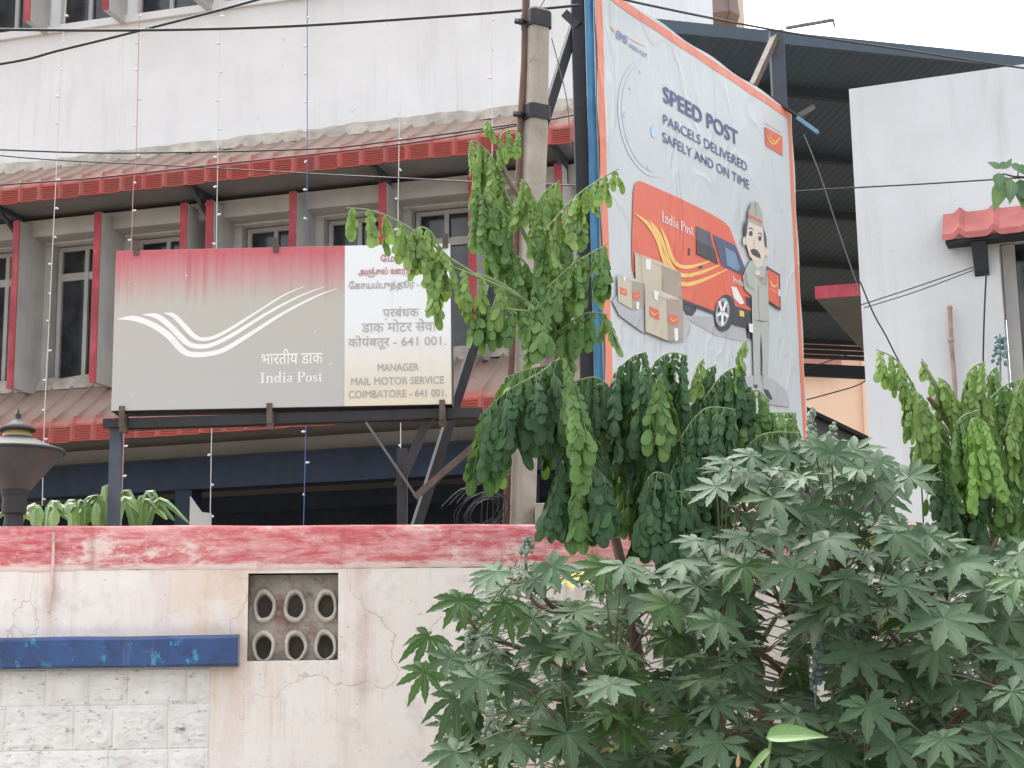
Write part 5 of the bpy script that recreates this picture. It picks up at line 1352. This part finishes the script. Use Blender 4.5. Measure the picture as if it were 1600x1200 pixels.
frA = [
    ([(700, 402), (655, 366), (610, 340), (575, 328), (541, 325)], 6.3, 5, 85, 58, 30, 0),
    ([(690, 392), (672, 362), (655, 356), (640, 372)], 6.3, 4, 110, 60, 30, 0),
    ([(800, 455), (740, 430), (700, 415), (652, 408)], 6.3, 4, 60, 112, 36, 0),
    ([(790, 285), (768, 245), (745, 222), (731, 222)], 6.5, 5, 90, 130, 27, 0),
    ([(778, 262), (782, 215), (800, 203), (815, 212)], 6.5, 4, 60, 40, 24, 0),
    ([(772, 210), (762, 190), (757, 196)], 6.5, 2, 26, 26, 18, 0),
    ([(800, 345), (765, 315), (738, 300)], 6.45, 5, 90, 120, 27, 1),
    ([(805, 400), (770, 345), (752, 335)], 6.5, 4, 110, 110, 28, 1),
    ([(840, 340), (825, 290), (812, 280)], 6.4, 4, 90, 80, 26, 0),
    ([(835, 330), (852, 300), (875, 282)], 6.4, 4, 90, 70, 26, 0),
    ([(850, 362), (895, 312), (930, 285), (966, 264)], 6.35, 7, 115, 40, 26, 0),
    ([(860, 400), (885, 340), (915, 310)], 6.5, 4, 100, 90, 27, 1),
    ([(855, 450), (900, 410), (948, 382)], 6.35, 6, 70, 95, 29, 1),
    ([(850, 420), (838, 360), (830, 350)], 6.4, 4, 120, 140, 28, 1),
    ([(850, 470), (820, 410), (800, 400)], 6.5, 4, 120, 110, 28, 1),
    ([(845, 480), (862, 420), (880, 405)], 6.5, 4, 120, 100, 28, 1),
    ([(860, 500), (838, 470), (830, 465)], 6.3, 3, 80, 90, 34, 1),
    ([(838, 488), (780, 482), (730, 483)], 6.3, 6, 50, 82, 32, 1),
    ([(870, 520), (915, 490), (950, 492)], 6.4, 4, 60, 72, 31, 1),
    ([(870, 540), (880, 470), (905, 450)], 6.5, 3, 90, 90, 28, 1),
    ([(875, 560), (840, 585), (795, 610), (752, 648)], 6.15, 8, 120, 125, 36, 2),
    ([(872, 570), (825, 578), (790, 590)], 6.3, 5, 120, 150, 32, 1),
    ([(880, 560), (893, 590), (905, 620), (906, 660)], 6.05, 6, 130, 125, 33, 1),
    ([(885, 580), (860, 600), (850, 620)], 6.3, 4, 110, 130, 32, 2),
    ([(905, 640), (895, 690), (885, 720)], 6.3, 5, 150, 120, 34, 2),
    ([(920, 660), (930, 690), (945, 715)], 6.4, 5, 120, 130, 34, 2),
    ([(900, 740), (905, 760)], 6.2, 3, 110, 100, 36, 1), ([(880, 720), (872, 745), (868, 760)], 6.25, 4, 120, 110, 34, 2), ([(915, 720), (935, 735), (950, 755)], 6.2, 4, 120, 110, 34, 2), ([(890, 600), (930, 590), (955, 610)], 6.45, 4, 110, 110, 30, 2), ([(830, 600), (800, 640), (770, 690)], 6.3, 4, 100, 90, 33, 1),
]
tA = P(1015, 1260, 6.9)
pinnate_tree('tall slender tree with hanging pale green leaflets in front of the concrete pole',
    [G(tA.x, 6.9), tA, P(1000, 1050, 6.85), P(975, 900, 6.8), P(940, 760, 6.7), P(905, 640, 6.6), P(880, 560, 6.5), P(860, 480, 6.5), P(845, 410, 6.5), P(832, 340, 6.5), P(800, 290, 6.5), P(782, 250, 6.5)], .028,
    [[P(868, 520, 6.5), P(820, 470, 6.4), P(760, 440, 6.35), P(700, 402, 6.3)], [P(845, 420, 6.5), P(812, 350, 6.5), P(785, 290, 6.5)], [P(855, 460, 6.5), P(850, 380, 6.45), P(880, 330, 6.4)], [P(872, 540, 6.5), P(862, 470, 6.4), P(905, 400, 6.4)], [P(830, 480, 6.4), P(775, 440, 6.4), P(700, 418, 6.3)], [P(905, 640, 6.6), P(925, 610, 6.5), P(940, 600, 6.4)]],
    frA, (tA.x, 6.9, 0))
frB = [
    ([(955, 640), (960, 590), (985, 560), (1010, 550)], 6.45, 6, 120, 110, 27, 2),
    ([(1010, 640), (1020, 575), (1045, 552), (1075, 556)], 6.4, 6, 110, 125, 28, 2),
    ([(1000, 650), (1000, 590), (1008, 575)], 6.3, 4, 100, 120, 32, 2),
    ([(1020, 630), (1025, 600), (1035, 585)], 6.25, 3, 100, 110, 34, 1),
    ([(1060, 650), (1090, 590), (1120, 570)], 6.5, 5, 90, 90, 26, 2),
    ([(1090, 640), (1130, 585), (1165, 570)], 6.45, 6, 90, 100, 26, 2),
    ([(1150, 590), (1155, 550), (1168, 530)], 6.45, 3, 40, 26, 22, 0),
    ([(1088, 600), (1092, 570), (1100, 560)], 6.4, 3, 36, 30, 22, 0),
    ([(1060, 690), (1100, 640), (1150, 640)], 6.3, 6, 90, 90, 28, 2),
    ([(1120, 690), (1170, 650), (1245, 645)], 6.5, 10, 75, 70, 24, 1), ([(1150, 720), (1190, 680), (1250, 676)], 6.4, 8, 70, 60, 26, 2), ([(1110, 650), (1140, 610), (1175, 605)], 6.5, 6, 80, 80, 25, 2), ([(1160, 640), (1180, 610), (1200, 625)], 6.5, 4, 70, 60, 24, 1),
    ([(1010, 720), (1035, 690), (1060, 690)], 6.35, 5, 130, 130, 31, 2),
    ([(1040, 760), (1070, 700), (1105, 705)], 6.3, 5, 130, 120, 31, 2),
    ([(1000, 780), (1020, 740), (1050, 745)], 6.2, 5, 130, 120, 33, 2),
    ([(1030, 800), (1050, 770), (1080, 770)], 6.2, 4, 100, 110, 33, 2),
    ([(960, 720), (975, 690), (990, 690)], 6.6, 4, 110, 110, 28, 1),
    ([(970, 780), (985, 755), (998, 760)], 6.5, 3, 80, 85, 30, 1),
    ([(960, 680), (940, 640), (950, 600)], 6.55, 4, 70, 70, 27, 2),
    ([(1000, 680), (970, 650), (960, 650)], 6.5, 3, 110, 110, 28, 2), ([(1020, 720), (990, 700), (970, 720)], 6.55, 4, 130, 120, 30, 2), ([(1080, 760), (1110, 730), (1130, 745)], 6.4, 4, 100, 100, 30, 2),
]
tB = P(1204, 1250, 6.8)
pinnate_tree('brown trunked tree with dark drooping leaflets in front of the poster foot',
    [G(tB.x, 6.8), tB, P(1196, 1130, 6.8), P(1178, 1040, 6.8), P(1160, 970, 6.75), P(1120, 870, 6.7), P(1080, 780, 6.6), P(1050, 710, 6.5), P(1020, 640, 6.45)], .040,
    [[P(1180, 1020, 6.8), P(1212, 965, 6.8), P(1228, 945, 6.85), P(1235, 840, 6.9), P(1200, 720, 6.7)], [P(1090, 800, 6.6), P(1100, 720, 6.5), P(1110, 660, 6.45)], [P(1050, 710, 6.5), P(990, 690, 6.5), P(955, 640, 6.5)], [P(1080, 780, 6.6), P(1030, 760, 6.4), P(1000, 780, 6.3)], [P(1100, 700, 6.5), P(1060, 640, 6.45)]],
    frB, (tB.x, 6.8, 0))
frC = [
    ([(1560, 700), (1540, 620), (1520, 590)], 6.5, 5, 70, 60, 26, 0),
    ([(1570, 680), (1590, 610), (1615, 570)], 6.45, 6, 90, 80, 26, 0),
    ([(1560, 760), (1580, 720), (1610, 700)], 6.5, 6, 90, 90, 27, 1),
    ([(1555, 800), (1585, 770), (1620, 770)], 6.55, 5, 90, 80, 27, 1),
    ([(1480, 740), (1450, 700), (1420, 700)], 6.55, 4, 70, 70, 26, 1),
    ([(1500, 640), (1480, 600), (1465, 590)], 6.5, 4, 70, 60, 26, 0),
    ([(1550, 640), (1545, 590), (1560, 570)], 6.6, 4, 80, 60, 26, 1),
    ([(1540, 860), (1510, 820), (1490, 825)], 6.6, 4, 80, 70, 28, 2),
    ([(1560, 860), (1590, 830), (1620, 830)], 6.6, 5, 80, 80, 28, 2),
    ([(1500, 700), (1470, 660), (1455, 660)], 6.6, 4, 90, 90, 27, 1),

    ([(1445, 655), (1425, 600), (1400, 562), (1369, 546)], 6.5, 6, 90, 60, 27, 0),
    ([(1460, 660), (1440, 620), (1415, 605)], 6.45, 5, 80, 95, 31, 0),
    ([(1470, 640), (1455, 590), (1440, 560)], 6.55, 3, 40, 30, 24, 0),
    ([(1500, 640), (1515, 580), (1540, 565)], 6.5, 5, 80, 60, 27, 0),
    ([(1520, 660), (1560, 610), (1600, 590)], 6.55, 6, 90, 90, 27, 1),
    ([(1490, 690), (1500, 655), (1530, 640)], 6.4, 5, 80, 90, 28, 1),
    ([(1515, 670), (1520, 655), (1540, 660)], 6.3, 3, 150, 140, 30, 3),
    ([(1540, 720), (1570, 670), (1610, 660)], 6.5, 5, 80, 80, 28, 1),
    ([(1490, 790), (1475, 740), (1455, 745)], 6.5, 4, 90, 80, 28, 2),
    ([(1530, 800), (1520, 740), (1545, 750)], 6.55, 5, 100, 90, 28, 2),
    ([(1500, 820), (1490, 770), (1470, 780)], 6.6, 4, 80, 80, 28, 2),
]
tC = P(1565, 1260, 6.9)
pinnate_tree('young tree with fresh light leaflets against the white building at right',
    [G(tC.x, 6.9), tC, P(1562, 1050, 6.85), P(1558, 900, 6.8), P(1545, 800, 6.7), P(1515, 720, 6.6), P(1480, 660, 6.55), P(1450, 620, 6.5)], .024,
    [[P(1515, 720, 6.6), P(1480, 700, 6.5), P(1455, 660, 6.5)], [P(1545, 800, 6.7), P(1560, 700, 6.6), P(1570, 620, 6.6)], [P(1530, 760, 6.65), P(1500, 760, 6.6)], [P(1480, 660, 6.55), P(1460, 600, 6.5), P(1440, 565, 6.5)]],
    frC, (tC.x, 6.9, 0))

# pointed leaved sapling rooted on the right hand awning
def OVP(t): return (math.sin(math.pi * t ** .62) ** .9) * (1 - .25 * t) if 0 < t < 1 else .01
m = MB(); st = MB(); rng = random.Random(8)
bp = [P(1660, 290, 11.6), P(1610, 278, 11.6), P(1585, 276, 11.6), P(1566, 272, 11.6), P(1553, 280, 11.6)]
st.tube([Vector(p) for p in catmull(bp, 5)], [.012 - .009 * i / 20 for i in range(21)], 6)
st.tube([P(1590, 276, 11.6), P(1592, 262, 11.6), P(1575, 256, 11.6)], [.006, .005, .003], 5)
for (x, y, aim, l) in [(1556, 278, 300, 30), (1560, 270, 265, 34), (1570, 276, 280, 40), (1580, 280, 265, 44), (1588, 284, 290, 40), (1600, 282, 260, 38), (1575, 257, 200, 26), (1580, 256, 320, 30), (1590, 262, 350, 26), (1562, 262, 150, 22), (1572, 262, 60, 18), (1612, 280, 280, 40), (1622, 280, 250, 40), (1566, 285, 255, 48), (1594, 280, 275, 50), (1605, 270, 20, 26)]:
    a = R_(aim); d = (rt * math.cos(a) + up * math.sin(a) + Vector((0, rng.uniform(-.5, .1), 0))).normalized(); n = Vector((rng.uniform(-.6, .6), -1, rng.uniform(0, .7))); n = (n - d * n.dot(d)).normalized()
    leaf_sheet(m, P(x, y, 11.55 + rng.uniform(-.08, .08)), d, d.cross(n), n, l * 11.6 / FPX, l * .30 * 11.6 / FPX, OVP, .15, .15, 0, None, 7)
sp_ = thing('sapling', 'small pointed leaved sapling above the red awning at the right edge', 'plant', bp[0])
m.build('leaves', MAT['peepal'], sp_, smooth=True); st.build('twig', MAT['stem_brown'], sp_, smooth=True)

# banana leaves heaped behind the wall at left
bn = thing('banana_plant', 'clump of torn banana leaves behind the wall beside the lamp', 'plant', (P(150, 820, 9.6).x, 9.6, 0))
m = MB(); dm = MB(); rng = random.Random(4)
def strap_leaf(mb, pts, w_, Y, dy=0.0):
    q = [Vector(p) for p in catmull([P(x, y, Y + dy * i) for i, (x, y) in enumerate(pts)], 4)]; rows = []; uvs = []
    for i, p in enumerate(q):
        t = i / (len(q) - 1); d = (q[min(i + 1, len(q) - 1)] - q[max(i - 1, 0)]).normalized(); sd = d.cross(Vector((rng.uniform(-.1, .1), -1, .4))).normalized(); ww = w_ * Y / FPX * (min(1, .45 + t * 2.2) * (1 - .85 * max(0, t - .70) / .30)) * (1 + rng.uniform(-.15, .1))
        rows.append([p - sd * ww + Vector((0, .02, -.25 * ww)), p, p + sd * ww + Vector((0, .02, -.25 * ww))]); uvs.append([(0, t), (.5, t), (1, t)])
    mb.grid(rows, 0, uvs, (rng.random(), rng.random() * .9))
for bx, nb_, hgt in ((70, 9, 40), (120, 8, 38), (165, 10, 56), (218, 11, 54), (20, 6, 30)):
    for k in range(nb_):
        a = rng.uniform(-1.25, 1.25); ln = hgt * rng.uniform(.75, 1.15); w_ = rng.uniform(4.5, 9)
        x0_ = bx + rng.uniform(-6, 6); xm = x0_ + ln * .55 * math.sin(a); ym = 822 - ln * (.55 + .45 * math.cos(a)); xe = x0_ + ln * (1.15 + .3 * rng.random()) * math.sin(a); ye = ym + ln * (.15 + .5 * abs(math.sin(a)))
        tgt = dm if rng.random() < .10 else m
        strap_leaf(tgt, [(x0_, 850), (x0_ + (xm - x0_) * .35, 822), (xm, ym), (xe, ye)], w_, 9.3 + rng.uniform(-.15, .3), rng.uniform(-.04, .04))
for (x, y, w_, h) in ((135, 800, 16, 34), (150, 802, 13, 32), (55, 808, 14, 26), (85, 808, 15, 26)):        # torn flat pieces hanging down
    strap_leaf(m, [(x, y - h * .5), (x - 2, y), (x - 3, y + h * .6)], w_ * .55, 9.12)
m.build('leaves', MAT['banana'], bn); dm.build('dry_leaves', MAT['dry_leaf'], bn)
st = MB()
for px in (60, 130, 190): q = P(px, 850, 9.5); st.tube([Vector((q.x, 9.5, 0)), Vector((q.x, 9.5, q.z * .6)), Vector((q.x, 9.5, q.z + .05))], [.08, .06, .03], 9)
st.build('stalks', MAT['stem_green'], bn, smooth=True)

# broad pale leaf and weed stem in the foreground
bl = thing('broad_leaf_weed', 'weed with one broad pale green curled leaf at the bottom edge', 'plant', (P(1180, 1220, 5.0).x, 5.0, 0))
m = MB(); rng = random.Random(5); c = P(1197, 1152, 5.0); d = (rt * 1 + up * .10 + Vector((0, -.25, 0))).normalized(); n = Vector((.0, -.75, .62)); n = (n - d * n.dot(d)).normalized()
leaf_sheet(m, c, d, d.cross(n), n, 95 * 5 / FPX, 19 * 5 / FPX, OVP, .45, -.05, 0, (.3, .3), 12, .12)
c2_ = P(1205, 1168, 5.0); d = (rt * -.75 - up * .7 + Vector((0, -.2, 0))).normalized(); n = Vector((-.3, -.8, .5)); n = (n - d * n.dot(d)).normalized()
leaf_sheet(m, c2_, d, d.cross(n), n, 75 * 5 / FPX, 7 * 5 / FPX, OVP, .3, .1, 0, (.8, .3), 10, .1)
m.build('leaves', MAT['pale_leaf'], bl, smooth=True)
m = MB(); d = (up * 1 + rt * .1).normalized(); n = Vector((.3, -.9, .2)); n = (n - d * n.dot(d)).normalized(); leaf_sheet(m, P(1152, 1200, 5.0), d, d.cross(n), n, 26 * 5 / FPX, 4 * 5 / FPX, OVP, .3, .1, 0, (.5, .5), 6); m.build('dry_leaf', MAT['dry_leaf'], bl, smooth=True)
m = MB(); q = P(1190, 1230, 5.02); m.tube([Vector((q.x, 5.02, 0)), q, P(1200, 1185, 5.0), P(1204, 1160, 5.0), P(1198, 1152, 5.0)], [.008, .006, .005, .004, .003], 6); m.build('stem', MAT['stem_green'], bl, smooth=True)
